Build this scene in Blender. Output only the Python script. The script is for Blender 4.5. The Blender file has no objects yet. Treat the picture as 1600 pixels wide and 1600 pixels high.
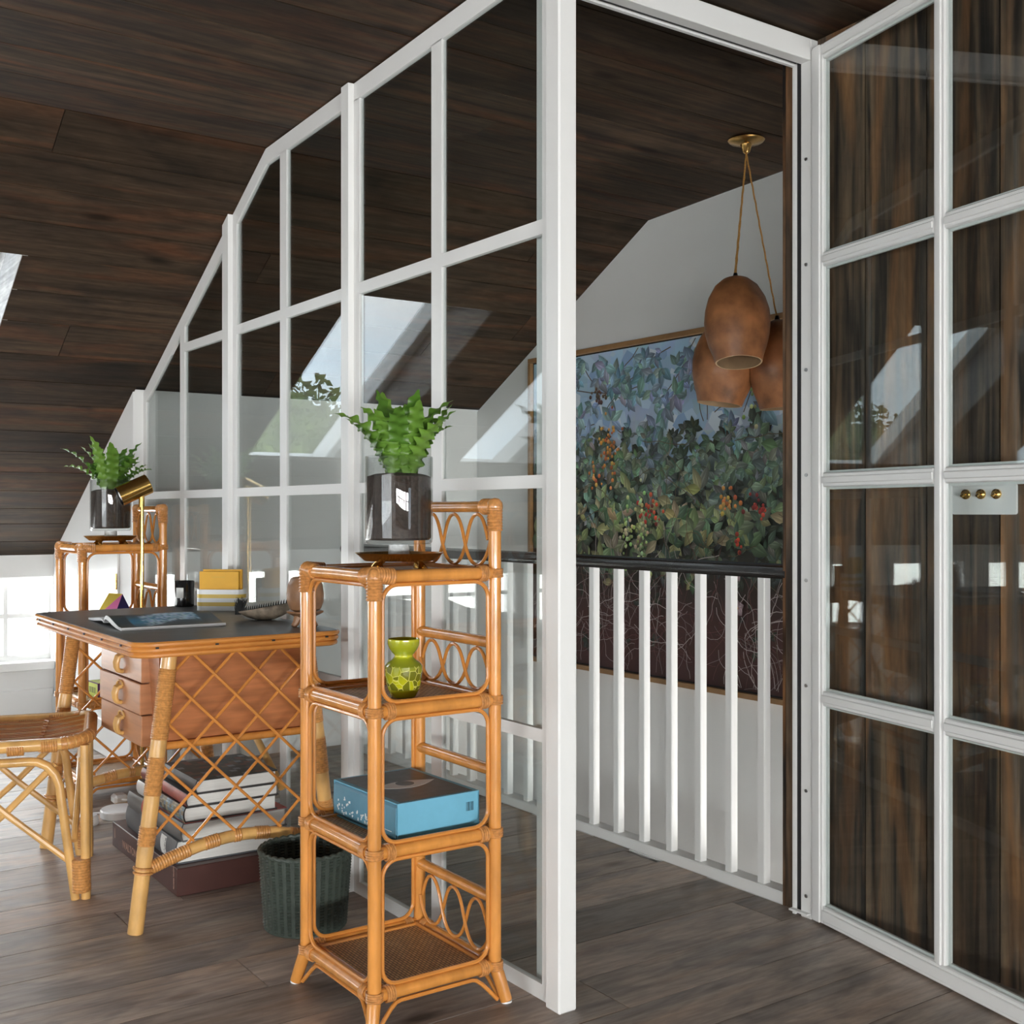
import bpy, math, random
from mathutils import Vector, Matrix
import numpy as np

random.seed(7)
scn = bpy.context.scene
COL = scn.collection
PI = math.pi

# ------------------------------------------------------------------ camera
cam_d = bpy.data.cameras.new('camera')
cam = bpy.data.objects.new('camera', cam_d); COL.objects.link(cam)
cam_d.sensor_fit = 'HORIZONTAL'; cam_d.sensor_width = 36.0
cam_d.lens = 36.0 * 1820.0 / 1600.0
cam_d.clip_start = 0.05; cam_d.clip_end = 300
cam.location = (2.0246, -1.5405, 1.10)
cam.rotation_euler = (PI / 2, 0, math.atan2(0.8196, 0.5729))
scn.camera = cam

# ------------------------------------------------------------------ world, exposure
scn.view_settings.view_transform = 'Standard'
scn.view_settings.look = 'None'
scn.view_settings.gamma = 1.0
scn.view_settings.use_curve_mapping = False
scn.view_settings.exposure = 0.58
SKY = 4.6
w = bpy.data.worlds.new('overcast_sky'); scn.world = w; w.use_nodes = True
nt = w.node_tree; nt.nodes.clear()
o_ = nt.nodes.new('ShaderNodeOutputWorld'); b_ = nt.nodes.new('ShaderNodeBackground')
tc = nt.nodes.new('ShaderNodeTexCoord'); ns = nt.nodes.new('ShaderNodeTexNoise')
mp = nt.nodes.new('ShaderNodeMapping'); mp.inputs['Scale'].default_value = (1, 1, 2.6)
ns.inputs['Scale'].default_value = 2.4; ns.inputs['Detail'].default_value = 6
rp = nt.nodes.new('ShaderNodeValToRGB')
rp.color_ramp.elements[0].position = .38; rp.color_ramp.elements[0].color = (.66, .80, .93, 1)
rp.color_ramp.elements[1].position = .62; rp.color_ramp.elements[1].color = (.97, .985, 1, 1)
nt.links.new(tc.outputs['Generated'], mp.inputs['Vector']); nt.links.new(mp.outputs['Vector'], ns.inputs['Vector'])
nt.links.new(ns.outputs['Fac'], rp.inputs['Fac']); nt.links.new(rp.outputs['Color'], b_.inputs['Color'])
b_.inputs['Strength'].default_value = SKY; nt.links.new(b_.outputs['Background'], o_.inputs['Surface'])
try:
    scn.cycles.use_denoising = True
    scn.cycles.transparent_max_bounces = 18
    scn.cycles.max_bounces = 8
    scn.cycles.diffuse_bounces = 4
    scn.cycles.glossy_bounces = 5
    scn.cycles.sample_clamp_indirect = 8
except Exception:
    pass

def area_light(name, loc, direction, sx, sy, power, col=(1, .985, .96)):
    d = bpy.data.lights.new(name, 'AREA'); d.shape = 'RECTANGLE'; d.size = sx; d.size_y = sy
    d.energy = power; d.color = col
    o = bpy.data.objects.new(name, d); COL.objects.link(o); o.location = loc
    o.rotation_euler = Vector(direction).to_track_quat('-Z', 'Y').to_euler()
    return o

# room geometry -----------------------------------------------------------
XB, ZB = -1.645, 2.32            # bend of the ceiling over the partition
K1, K2 = 0.543, 0.04             # pitch of the lower and of the upper ceiling
XE = 3.0; ZE = ZB + K2 * (XE - XB)      # far bend, behind the camera
XW, XR = -4.30, 5.90             # knee walls
YF, YP, YR = -5.5, 0.95, 1.72    # gable behind, plank wall, picture wall
A1 = math.atan(K1)
def zc(x):
    if x < XB: return ZB + K1 * (x - XB)
    if x > XE: return ZE - K1 * (x - XE)
    return ZB + K2 * (x - XB)

# area lamps: daylight at the left low windows, the rest added as fill
SL_OPEN = [(-1.30, -.62), (-2.52, -1.84), (-3.74, -3.06), (-4.96, -4.28)]
S_TOP, S_BOT = .61 / math.cos(A1), 1.76 / math.cos(A1)
area_light('added_gable_fill', (1.6, YF - .16, .72), (0, 1, 0), 3.7, .95, 45)  # fill lamp outside the added gable window, out of view
area_light('added_stairwell_fill', (1.45, 1.38, -1.25), (-1, 0, .1), .55, 1.6, 42)  # added lamp brightening the stairwell, no window modelled there
LOW = [(-.69, -.03), (-1.47, -.98), (-2.15, -1.64), (-2.86, -2.34), (-3.60, -3.06), (-4.34, -3.80), (-5.10, -4.54)]
for (y0, y1) in LOW:
    area_light('low_window_light', (XW - .14, (y0 + y1) / 2, .551), (1, 0, 0), y1 - y0, .42, 6)
    area_light('low_window_light', (XR + .14, (y0 + y1) / 2, .551), (-1, 0, 0), y1 - y0, .42, 58)  # fill lamps added outside the unseen right-hand windows

# ------------------------------------------------------------------ materials
M = {}
def new_mat(name):
    m = bpy.data.materials.new(name); m.use_nodes = True; M[name] = m
    t = m.node_tree; b = t.nodes['Principled BSDF']
    return m, t, b
def L(t, a, b): t.links.new(a, b)
def plain(name, col, rough=.5, metal=0.0, var=0.0, scale=30, bump=0.0, stretch=None, coat=0.0, spec=None):
    m, t, b = new_mat(name)
    b.inputs['Roughness'].default_value = rough; b.inputs['Metallic'].default_value = metal
    b.inputs['Coat Weight'].default_value = coat
    if spec is not None: b.inputs['Specular IOR Level'].default_value = spec
    c = t.nodes.new('ShaderNodeTexCoord'); mpn = t.nodes.new('ShaderNodeMapping')
    if stretch: mpn.inputs['Scale'].default_value = stretch
    n = t.nodes.new('ShaderNodeTexNoise'); n.inputs['Scale'].default_value = scale; n.inputs['Detail'].default_value = 5
    L(t, c.outputs['Object'], mpn.inputs['Vector']); L(t, mpn.outputs['Vector'], n.inputs['Vector'])
    r = t.nodes.new('ShaderNodeValToRGB')
    r.color_ramp.elements[0].position = .3; r.color_ramp.elements[1].position = .7
    r.color_ramp.elements[0].color = tuple(max(0, x * (1 - var)) for x in col) + (1,)
    r.color_ramp.elements[1].color = tuple(min(1, x * (1 + var)) for x in col) + (1,)
    L(t, n.outputs['Fac'], r.inputs['Fac']); L(t, r.outputs['Color'], b.inputs['Base Color'])
    if bump:
        bp = t.nodes.new('ShaderNodeBump'); bp.inputs['Strength'].default_value = bump; bp.inputs['Distance'].default_value = .002
        L(t, n.outputs['Fac'], bp.inputs['Height']); L(t, bp.outputs['Normal'], b.inputs['Normal'])
    return m
def attr_mat(name, rough=.55, coat=0.0):
    m, t, b = new_mat(name); a = t.nodes.new('ShaderNodeVertexColor'); a.layer_name = 'paint'
    L(t, a.outputs['Color'], b.inputs['Base Color']); b.inputs['Roughness'].default_value = rough
    b.inputs['Coat Weight'].default_value = coat
    return m
def plank_mat(name, cols, axis, rough, bump=.25, freq=46, streak=.62, lo=.30, hi=.70, spec=.35):
    """old boards: streaky grain along `axis`, knots, stains, each board its own tone"""
    m, t, b = new_mat(name); N = t.nodes.new
    b.inputs['Specular IOR Level'].default_value = spec
    c = N('ShaderNodeTexCoord'); oi = N('ShaderNodeObjectInfo')
    mu = N('ShaderNodeMath'); mu.operation = 'MULTIPLY'; mu.inputs[1].default_value = 57.0
    L(t, oi.outputs['Random'], mu.inputs[0])
    cb = N('ShaderNodeCombineXYZ')
    for i in range(3): L(t, mu.outputs[0], cb.inputs[i])
    ad = N('ShaderNodeVectorMath'); ad.operation = 'ADD'
    L(t, c.outputs['Object'], ad.inputs[0]); L(t, cb.outputs[0], ad.inputs[1])
    def noise(sc_long, sc_x, detail, dist=0.0):
        mpn = N('ShaderNodeMapping'); s = [sc_x] * 3; s[axis] = sc_long; mpn.inputs['Scale'].default_value = s
        n = N('ShaderNodeTexNoise'); n.inputs['Scale'].default_value = 1; n.inputs['Detail'].default_value = detail
        n.inputs['Distortion'].default_value = dist
        L(t, ad.outputs[0], mpn.inputs['Vector']); L(t, mpn.outputs['Vector'], n.inputs['Vector'])
        return n
    g = noise(1.3, freq, 5, .8); st = noise(.8, 8, 5, 1.6); bl = noise(2.6, 7.0, 9, 1.2); fi = noise(16, 90, 3, .3)
    r1 = N('ShaderNodeValToRGB'); e = r1.color_ramp.elements
    e[0].position = lo; e[0].color = cols[0] + (1,); e[1].position = hi; e[1].color = cols[2] + (1,)
    x = e.new(.5); x.color = cols[1] + (1,)
    L(t, g.outputs['Fac'], r1.inputs['Fac'])
    r2 = N('ShaderNodeValToRGB'); r2.color_ramp.elements[0].position = .50; r2.color_ramp.elements[1].position = .72
    L(t, st.outputs['Fac'], r2.inputs['Fac'])
    mx = N('ShaderNodeMix'); mx.data_type = 'RGBA'; mx.inputs['B'].default_value = cols[3] + (1,)
    m2 = N('ShaderNodeMath'); m2.operation = 'MULTIPLY'; m2.inputs[1].default_value = streak
    L(t, r2.outputs['Color'], m2.inputs[0]); L(t, m2.outputs[0], mx.inputs['Factor']); L(t, r1.outputs['Color'], mx.inputs['A'])
    r3 = N('ShaderNodeValToRGB'); r3.color_ramp.elements[0].position = .30; r3.color_ramp.elements[1].position = .56
    r3.color_ramp.elements[0].color = (.40, .43, .50, 1); r3.color_ramp.elements[1].color = (1, 1, 1, 1)
    L(t, bl.outputs['Fac'], r3.inputs['Fac'])
    mm = N('ShaderNodeMix'); mm.data_type = 'RGBA'; mm.blend_type = 'MULTIPLY'; mm.inputs['Factor'].default_value = .85
    L(t, mx.outputs['Result'], mm.inputs['A']); L(t, r3.outputs['Color'], mm.inputs['B'])
    # knots
    mk = N('ShaderNodeMapping'); s = [5.5] * 3; s[axis] = 2.1; mk.inputs['Scale'].default_value = s
    vo = N('ShaderNodeTexVoronoi'); vo.inputs['Scale'].default_value = 1.0
    L(t, ad.outputs[0], mk.inputs['Vector']); L(t, mk.outputs['Vector'], vo.inputs['Vector'])
    rk = N('ShaderNodeValToRGB'); rk.color_ramp.elements[0].position = .05; rk.color_ramp.elements[1].position = .15
    rk.color_ramp.elements[0].color = (.18, .15, .13, 1); rk.color_ramp.elements[1].color = (1, 1, 1, 1)
    L(t, vo.outputs['Distance'], rk.inputs['Fac'])
    mn = N('ShaderNodeMix'); mn.data_type = 'RGBA'; mn.blend_type = 'MULTIPLY'; mn.inputs['Factor'].default_value = .8
    L(t, mm.outputs['Result'], mn.inputs['A']); L(t, rk.outputs['Color'], mn.inputs['B'])
    # per-board tone
    ma = N('ShaderNodeMapRange'); ma.inputs['To Min'].default_value = .72; ma.inputs['To Max'].default_value = 1.28
    L(t, oi.outputs['Random'], ma.inputs['Value'])
    rf = N('ShaderNodeMapRange'); rf.inputs['From Min'].default_value = .3; rf.inputs['From Max'].default_value = .7; rf.inputs['To Min'].default_value = .82; rf.inputs['To Max'].default_value = 1.15
    L(t, fi.outputs['Fac'], rf.inputs['Value'])
    mv = N('ShaderNodeMath'); mv.operation = 'MULTIPLY'; L(t, rf.outputs[0], mv.inputs[0]); L(t, ma.outputs[0], mv.inputs[1])
    hs = N('ShaderNodeHueSaturation'); L(t, mv.outputs[0], hs.inputs['Value']); L(t, mn.outputs['Result'], hs.inputs['Color'])
    L(t, hs.outputs['Color'], b.inputs['Base Color'])
    rr = N('ShaderNodeMapRange'); rr.inputs['To Min'].default_value = rough - .08; rr.inputs['To Max'].default_value = rough + .12
    L(t, bl.outputs['Fac'], rr.inputs['Value']); L(t, rr.outputs[0], b.inputs['Roughness'])
    bp = N('ShaderNodeBump'); bp.inputs['Strength'].default_value = bump; bp.inputs['Distance'].default_value = .0015
    L(t, g.outputs['Fac'], bp.inputs['Height']); L(t, bp.outputs['Normal'], b.inputs['Normal'])
    return m
def glass_mat(name, tint=(.93, .965, .95), gloss=1.0, rough=0.0, f0=.04):
    """clear sheet: Fresnel mirror over a straight-through transmission"""
    m = bpy.data.materials.new(name); m.use_nodes = True; M[name] = m
    t = m.node_tree; t.nodes.clear(); N = t.nodes.new
    out = N('ShaderNodeOutputMaterial'); mixs = N('ShaderNodeMixShader')
    tr = N('ShaderNodeBsdfTransparent'); tr.inputs['Color'].default_value = tint + (1,)
    gl = N('ShaderNodeBsdfGlossy'); gl.inputs['Roughness'].default_value = rough
    ge = N('ShaderNodeNewGeometry'); dt = N('ShaderNodeVectorMath'); dt.operation = 'DOT_PRODUCT'
    L(t, ge.outputs['Normal'], dt.inputs[0]); L(t, ge.outputs['Incoming'], dt.inputs[1])
    ab = N('ShaderNodeMath'); ab.operation = 'ABSOLUTE'; L(t, dt.outputs['Value'], ab.inputs[0])
    su = N('ShaderNodeMath'); su.operation = 'SUBTRACT'; su.inputs[0].default_value = 1; L(t, ab.outputs[0], su.inputs[1])
    pw = N('ShaderNodeMath'); pw.operation = 'POWER'; pw.inputs[1].default_value = 5; L(t, su.outputs[0], pw.inputs[0])
    ma = N('ShaderNodeMath'); ma.operation = 'MULTIPLY_ADD'; ma.inputs[1].default_value = (1 - f0) * gloss; ma.inputs[2].default_value = f0 * gloss
    L(t, pw.outputs[0], ma.inputs[0]); L(t, ma.outputs[0], mixs.inputs['Fac'])
    L(t, tr.outputs[0], mixs.inputs[1]); L(t, gl.outputs[0], mixs.inputs[2]); L(t, mixs.outputs[0], out.inputs['Surface'])
    return m

plain('white_paint', (.80, .80, .79), .34, var=.012, scale=6)
plain('white_wall', (.78, .78, .77), .6, var=.015, scale=4)
plain('white_plastic', (.82, .82, .82), .35)
plain('black_seal', (.012, .012, .015), .45)
plank_mat('ceiling_wood', [(.030, .020, .013), (.056, .037, .023), (.080, .052, .032), (.130, .048, .020)], 1, .66, freq=36, lo=.30, hi=.72, spec=.15)
plank_mat('floor_wood', [(.270, .218, .182), (.365, .298, .252), (.440, .365, .310), (.460, .318, .222)], 1, .44, bump=.18, freq=34, spec=.4)
plank_mat('wall_wood', [(.020, .016, .014), (.085, .058, .039), (.160, .104, .064), (.290, .128, .046)], 2, .5, bump=.6, freq=36, streak=.8, lo=.36, hi=.64)
plank_mat('reveal_wood', [(.26, .25, .235), (.36, .345, .33), (.46, .44, .42), (.40, .37, .34)], 0, .6)
plain('dark_backing', (.02, .016, .013), .8)
glass_mat('window_glass', (.93, .955, .95), 1.0)
glass_mat('vase_glass', (.94, .95, .95), 1.0)
plain('crystal', (.60, .62, .62), .06, var=.35, scale=60, spec=.9)
glass_mat('roof_glass', (.97, .98, .98), .7)
plain('rattan', (.62, .255, .055), .25, var=.20, scale=9, stretch=(3, 3, 1), coat=.35)
plain('rattan_thin', (.60, .235, .050), .26, var=.12, scale=12, coat=.3)
plain('rattan_binding', (.54, .240, .075), .32, var=.28, scale=120, coat=.3)
plain('bamboo', (.66, .375, .125), .30, var=.22, scale=11, stretch=(2, 2, 1), coat=.25)
plain('bamboo_binding', (.54, .25, .075), .34, var=.25, scale=130, coat=.2)
plain('teak', (.42, .150, .052), .36, var=.22, scale=7, stretch=(1, 1, 9), coat=.2)
plain('drawer_teak', (.46, .205, .095), .36, var=.16, scale=7, stretch=(1, 1, 9), coat=.2)
plain('leather_top', (.045, .046, .048), .36, var=.25, scale=14, bump=.15)
plain('brass', (.72, .46, .14), .16, metal=1, var=.10, scale=30)
plain('old_brass', (.62, .38, .13), .26, metal=1, var=.25, scale=30)
plain('steel', (.45, .45, .46), .35, metal=1)
plain('soil', (.035, .022, .016), .9, var=.5, scale=120, bump=.6)
plain('gourd', (.30, .120, .045), .46, var=.45, scale=16, bump=.3, coat=.08)
plain('gourd_inside', (.42, .28, .16), .7, var=.12, scale=20)
plain('cord', (.45, .22, .05), .7, var=.3, scale=300)
plain('handrail_black', (.016, .014, .013), .22)
plain('oak_frame', (.30, .165, .070), .45, var=.15, scale=20)
plain('basket_green', (.050, .064, .052), .45, var=.18, scale=60)
plain('black_gloss', (.010, .010, .011), .12)
plain('label_white', (.78, .78, .76), .6)
plain('yellow_card', (.80, .42, .035), .55, var=.03)
plain('stripe_yellow', (.66, .45, .07), .4)
plain('ceramic_white', (.76, .77, .76), .3)
plain('pages', (.72, .71, .68), .8, var=.12, scale=8, stretch=(1, 1, 90))
plain('paper_white', (.80, .80, .80), .6)
plain('box_brown', (.070, .025, .020), .45, var=.12, scale=12)
plain('box_brown_print', (.42, .26, .20), .5)
plain('book_grey', (.085, .09, .10), .45, var=.15, scale=14)
plain('book_midgrey', (.14, .14, .14), .45, var=.18, scale=14)
plain('book_red', (.33, .075, .06), .4, var=.4, scale=22)
plain('book_black', (.03, .028, .028), .4, var=.4, scale=12)
plain('red_band', (.55, .05, .04), .45)
plain('blue_box', (.150, .42, .58), .5, var=.04)
plain('blue_book', (.105, .27, .37), .42, var=.06)
plain('dark_print', (.030, .031, .036), .42, var=.6, scale=40)
plain('eye_white', (.62, .60, .58), .5)
plain('lime', (.60, .68, .08), .5, var=.05)
plain('purple', (.16, .035, .16), .5)
plain('pink', (.80, .18, .46), .5)
plain('yellow', (.80, .62, .05), .5)
plain('navy', (.035, .035, .22), .5)
plain('shell_bark', (.19, .15, .11), .7, var=.55, scale=40, bump=.8)
plain('bristle', (.012, .012, .012), .6)
plain('carved_wood', (.27, .135, .065), .42, var=.3, scale=25)
plain('bark', (.10, .07, .045), .85, var=.4)
plain('tree_leaf', (.16, .20, .065), .7, var=.45, scale=2)
plain('bulb', (.85, .85, .85), .2)
attr_mat('picture_paint', .55)
attr_mat('magazine_print', .35)
attr_mat('book_print', .4)
# fern green
m, t, b = new_mat('fern'); N = t.nodes.new
b.inputs['Roughness'].default_value = .34; b.inputs['Subsurface Weight'].default_value = 0
oi = N('ShaderNodeObjectInfo'); r = N('ShaderNodeValToRGB')
r.color_ramp.elements[0].color = (.075, .19, .022, 1); r.color_ramp.elements[1].color = (.20, .38, .055, 1)
L(t, oi.outputs['Random'], r.inputs['Fac']); L(t, r.outputs['Color'], b.inputs['Base Color'])
tl = N('ShaderNodeBsdfTranslucent'); L(t, r.outputs['Color'], tl.inputs['Color'])
mx = N('ShaderNodeMixShader'); mx.inputs['Fac'].default_value = .3
L(t, b.outputs[0], mx.inputs[1]); L(t, tl.outputs[0], mx.inputs[2]); L(t, mx.outputs[0], t.nodes['Material Output'].inputs['Surface'])
# woven cane
m, t, b = new_mat('cane_weave'); N = t.nodes.new
c = N('ShaderNodeTexCoord'); mpn = N('ShaderNodeMapping'); mpn.inputs['Scale'].default_value = (1, 1, 1)
br = N('ShaderNodeTexBrick'); br.inputs['Scale'].default_value = 1; br.inputs['Brick Width'].default_value = .016; br.inputs['Row Height'].default_value = .0072
br.inputs['Mortar Size'].default_value = .0011; br.inputs['Color1'].default_value = (.70, .42, .18, 1); br.inputs['Color2'].default_value = (.52, .29, .11, 1)
br.inputs['Mortar'].default_value = (.09, .040, .015, 1); b.inputs['Roughness'].default_value = .5
L(t, c.outputs['Object'], mpn.inputs['Vector']); L(t, mpn.outputs['Vector'], br.inputs['Vector']); L(t, br.outputs['Color'], b.inputs['Base Color'])
bp = N('ShaderNodeBump'); bp.inputs['Strength'].default_value = .6; bp.inputs['Distance'].default_value = .002; bp.invert = True
L(t, br.outputs['Fac'], bp.inputs['Height']); L(t, bp.outputs['Normal'], b.inputs['Normal'])
# glazed yellow-green pottery: dark leaf band over yellow
m, t, b = new_mat('glazed_pottery'); N = t.nodes.new
b.inputs['Roughness'].default_value = .15; b.inputs['Coat Weight'].default_value = .5
c = N('ShaderNodeTexCoord'); sx = N('ShaderNodeSeparateXYZ'); L(t, c.outputs['Object'], sx.inputs[0])
r = N('ShaderNodeValToRGB'); e = r.color_ramp.elements
mr = N('ShaderNodeMapRange'); mr.inputs['From Max'].default_value = .131; L(t, sx.outputs['Z'], mr.inputs['Value']); L(t, mr.outputs[0], r.inputs['Fac'])
e[0].position = 0; e[0].color = (.52, .52, .012, 1); e[1].position = 1; e[1].color = (.56, .56, .02, 1)
for p_, c_ in ((.20, (.50, .50, .012, 1)), (.56, (.22, .25, .02, 1)), (.66, (.30, .33, .015, 1)), (.70, (.56, .56, .02, 1)), (.76, (.30, .34, .02, 1)), (.94, (.36, .38, .02, 1))):
    x = e.new(p_); x.color = c_
vo = N('ShaderNodeTexVoronoi'); vo.inputs['Scale'].default_value = 55; L(t, c.outputs['Object'], vo.inputs['Vector'])
ve = N('ShaderNodeTexVoronoi'); ve.feature = 'DISTANCE_TO_EDGE'; ve.inputs['Scale'].default_value = 55; L(t, c.outputs['Object'], ve.inputs['Vector'])
lt = N('ShaderNodeMath'); lt.operation = 'LESS_THAN'; lt.inputs[1].default_value = .035; L(t, ve.outputs['Distance'], lt.inputs[0])
sepc = N('ShaderNodeSeparateColor'); L(t, vo.outputs['Color'], sepc.inputs[0])
gt = N('ShaderNodeMath'); gt.operation = 'GREATER_THAN'; gt.inputs[1].default_value = .38; L(t, sepc.outputs[0], gt.inputs[0])
def band(lo, hi):
    a = N('ShaderNodeMath'); a.operation = 'GREATER_THAN'; a.inputs[1].default_value = lo; L(t, sx.outputs['Z'], a.inputs[0])
    d = N('ShaderNodeMath'); d.operation = 'LESS_THAN'; d.inputs[1].default_value = hi; L(t, sx.outputs['Z'], d.inputs[0])
    q = N('ShaderNodeMath'); q.operation = 'MULTIPLY'; L(t, a.outputs[0], q.inputs[0]); L(t, d.outputs[0], q.inputs[1]); return q
bd = band(.018, .072)
q1 = N('ShaderNodeMath'); q1.operation = 'MULTIPLY'; L(t, bd.outputs[0], q1.inputs[0]); L(t, gt.outputs[0], q1.inputs[1])
m1 = N('ShaderNodeMix'); m1.data_type = 'RGBA'; m1.inputs['B'].default_value = (.16, .165, .012, 1); L(t, q1.outputs[0], m1.inputs['Factor']); L(t, r.outputs['Color'], m1.inputs['A'])
q2 = N('ShaderNodeMath'); q2.operation = 'MULTIPLY'; L(t, bd.outputs[0], q2.inputs[0]); L(t, lt.outputs[0], q2.inputs[1])
m2 = N('ShaderNodeMix'); m2.data_type = 'RGBA'; m2.inputs['B'].default_value = (.62, .60, .12, 1); L(t, q2.outputs[0], m2.inputs['Factor']); L(t, m1.outputs['Result'], m2.inputs['A'])
L(t, m2.outputs['Result'], b.inputs['Base Color'])

# ------------------------------------------------------------------ mesh builder
class MB:
    def __init__(s): s.v = []; s.f = []
    def add(s, vs, fs):
        o = len(s.v); s.v += [tuple(p) for p in vs]; s.f += [tuple(i + o for i in f) for f in fs]; return s
    def box(s, x0, x1, y0, y1, z0, z1):
        return s.add([(x0, y0, z0), (x1, y0, z0), (x1, y1, z0), (x0, y1, z0), (x0, y0, z1), (x1, y0, z1), (x1, y1, z1), (x0, y1, z1)],
                     [(0, 3, 2, 1), (4, 5, 6, 7), (0, 1, 5, 4), (1, 2, 6, 5), (2, 3, 7, 6), (3, 0, 4, 7)])
    def cbox(s, x0, x1, y0, y1, z0, z1, c=.003):
        """box with chamfered edges"""
        c = min(c, (x1 - x0) * .45, (y1 - y0) * .45, (z1 - z0) * .45)
        vs = []; ix = {}
        for i, (X, dx) in enumerate(((x0, c), (x1, -c))):
            for j, (Y, dy) in enumerate(((y0, c), (y1, -c))):
                for k, (Z, dz) in enumerate(((z0, c), (z1, -c))):
                    for a, p in enumerate(((X, Y + dy, Z + dz), (X + dx, Y, Z + dz), (X + dx, Y + dy, Z))):
                        ix[(i, j, k, a)] = len(vs); vs.append(p)
        g = lambda i, j, k, a: ix[(i, j, k, a)]
        fs = []
        for i in (0, 1):
            q = [g(i, 0, 0, 0), g(i, 1, 0, 0), g(i, 1, 1, 0), g(i, 0, 1, 0)]; fs.append(q if i else q[::-1])
            q = [g(0, i, 0, 1), g(0, i, 1, 1), g(1, i, 1, 1), g(1, i, 0, 1)]; fs.append(q if i else q[::-1])
            q = [g(0, 0, i, 2), g(1, 0, i, 2), g(1, 1, i, 2), g(0, 1, i, 2)]; fs.append(q if i else q[::-1])
        for j in (0, 1):
            for k in (0, 1):
                fs.append([g(0, j, k, 1), g(1, j, k, 1), g(1, j, k, 2), g(0, j, k, 2)])
                fs.append([g(j, 0, k, 0), g(j, 1, k, 0), g(j, 1, k, 2), g(j, 0, k, 2)])
                fs.append([g(j, k, 0, 0), g(j, k, 1, 0), g(j, k, 1, 1), g(j, k, 0, 1)])
        for i in (0, 1):
            for j in (0, 1):
                for k in (0, 1): fs.append([g(i, j, k, 0), g(i, j, k, 1), g(i, j, k, 2)])
        return s.add(vs, fs)
    def hexa(s, p):       # eight corners, bottom ring then top ring
        return s.add(p, [(0, 3, 2, 1), (4, 5, 6, 7), (0, 1, 5, 4), (1, 2, 6, 5), (2, 3, 7, 6), (3, 0, 4, 7)])
    def prism_y(s, poly, y0, y1):
        n = len(poly)
        vs = [(x, y0, z) for x, z in poly] + [(x, y1, z) for x, z in poly]
        fs = [tuple(range(n)), tuple(range(2 * n - 1, n - 1, -1))] + [(i, n + i, n + (i + 1) % n, (i + 1) % n) for i in range(n)]
        return s.add(vs, fs)
    def prism_z(s, poly, z0, z1):
        n = len(poly)
        vs = [(x, y, z0) for x, y in poly] + [(x, y, z1) for x, y in poly]
        fs = [tuple(range(n - 1, -1, -1)), tuple(range(n, 2 * n))] + [(i, (i + 1) % n, n + (i + 1) % n, n + i) for i in range(n)]
        return s.add(vs, fs)
    def tube(s, path, r, n=10, closed=False, caps=True):
        P = [Vector(p) for p in path]; m = len(P)
        R = r if isinstance(r, (list, tuple)) else [r] * m
        T = []
        for i in range(m):
            a = P[(i - 1) % m] if (closed or i > 0) else P[i]; c = P[(i + 1) % m] if (closed or i < m - 1) else P[i]
            d = (c - a); T.append(d.normalized() if d.length > 1e-9 else Vector((0, 0, 1)))
        u = T[0].orthogonal().normalized(); vs = []
        for i in range(m):
            u = (u - T[i] * u.dot(T[i])); u = u.normalized() if u.length > 1e-6 else T[i].orthogonal().normalized()
            w_ = T[i].cross(u)
            for j in range(n):
                a = 2 * PI * j / n; vs.append(P[i] + (u * math.cos(a) + w_ * math.sin(a)) * R[i])
        fs = []
        for i in range(m if closed else m - 1):
            k = (i + 1) % m; off = 0
            if closed and k == 0:      # match the twist
                d0 = [(vs[j] - vs[(m - 1) * n]).length for j in range(n)]; off = d0.index(min(d0))
            for j in range(n):
                fs.append((i * n + j, i * n + (j + 1) % n, k * n + (j + 1 + off) % n, k * n + (j + off) % n))
        if not closed and caps:
            fs.append(tuple(range(n - 1, -1, -1))); fs.append(tuple((m - 1) * n + j for j in range(n)))
        return s.add(vs, fs)
    def rod(s, a, b, r, n=10): return s.tube([a, b], r, n)
    def wrap(s, a, b, r, pitch=.005, h=.0016, n=12):
        """rattan strand wound round a pole from a to b"""
        a = Vector(a); b = Vector(b); k = max(2, int((b - a).length / pitch)); path = []; R = []
        for i in range(2 * k + 1):
            path.append(a.lerp(b, i / (2 * k))); R.append(r + (h if i % 2 else 0))
        return s.tube(path, R, n)
    def lathe(s, prof, n=24, c=(0, 0, 0), close=False):
        m = len(prof); vs = []
        for r, z in prof:
            for j in range(n):
                a = 2 * PI * j / n; vs.append((c[0] + r * math.cos(a), c[1] + r * math.sin(a), c[2] + z))
        fs = []
        for i in range(m if close else m - 1):
            k = (i + 1) % m
            for j in range(n): fs.append((i * n + j, i * n + (j + 1) % n, k * n + (j + 1) % n, k * n + j))
        if not close:
            if prof[0][0] > 1e-6: fs.append(tuple(range(n - 1, -1, -1)))
            if prof[-1][0] > 1e-6: fs.append(tuple((m - 1) * n + j for j in range(n)))
        return s.add(vs, fs)
    def mesh(s, name, mat, smooth=True):
        me = bpy.data.meshes.new(name); me.from_pydata([tuple(p) for p in s.v], [], s.f)
        me.materials.append(M[mat] if isinstance(mat, str) else mat)
        if smooth:
            me.polygons.foreach_set('use_smooth', [True] * len(me.polygons))
            try: me.set_sharp_from_angle(angle=math.radians(38))
            except Exception: pass
        me.update(); return me
    def build(s, name, mat, parent=None, smooth=True):
        o = bpy.data.objects.new(name, s.mesh(name, mat, smooth)); COL.objects.link(o)
        if parent is not None: o.parent = parent
        return o
def tag(o, label=None, cat=None, group=None, kind=None):
    if label: o['label'] = label
    if cat: o['category'] = cat
    if group: o['group'] = group
    if kind: o['kind'] = kind
    return o
def thing(name, label, cat, loc=(0, 0, 0), rz=0.0, group=None):
    o = bpy.data.objects.new(name, None); COL.objects.link(o); o.location = loc; o.rotation_euler = (0, 0, rz)
    o.empty_display_size = .05
    return tag(o, label, cat, group)
def copy_tree(o, parent=None):
    c = o.copy(); COL.objects.link(c); c.parent = parent
    for ch in list(o.children): copy_tree(ch, c)
    return c
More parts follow.
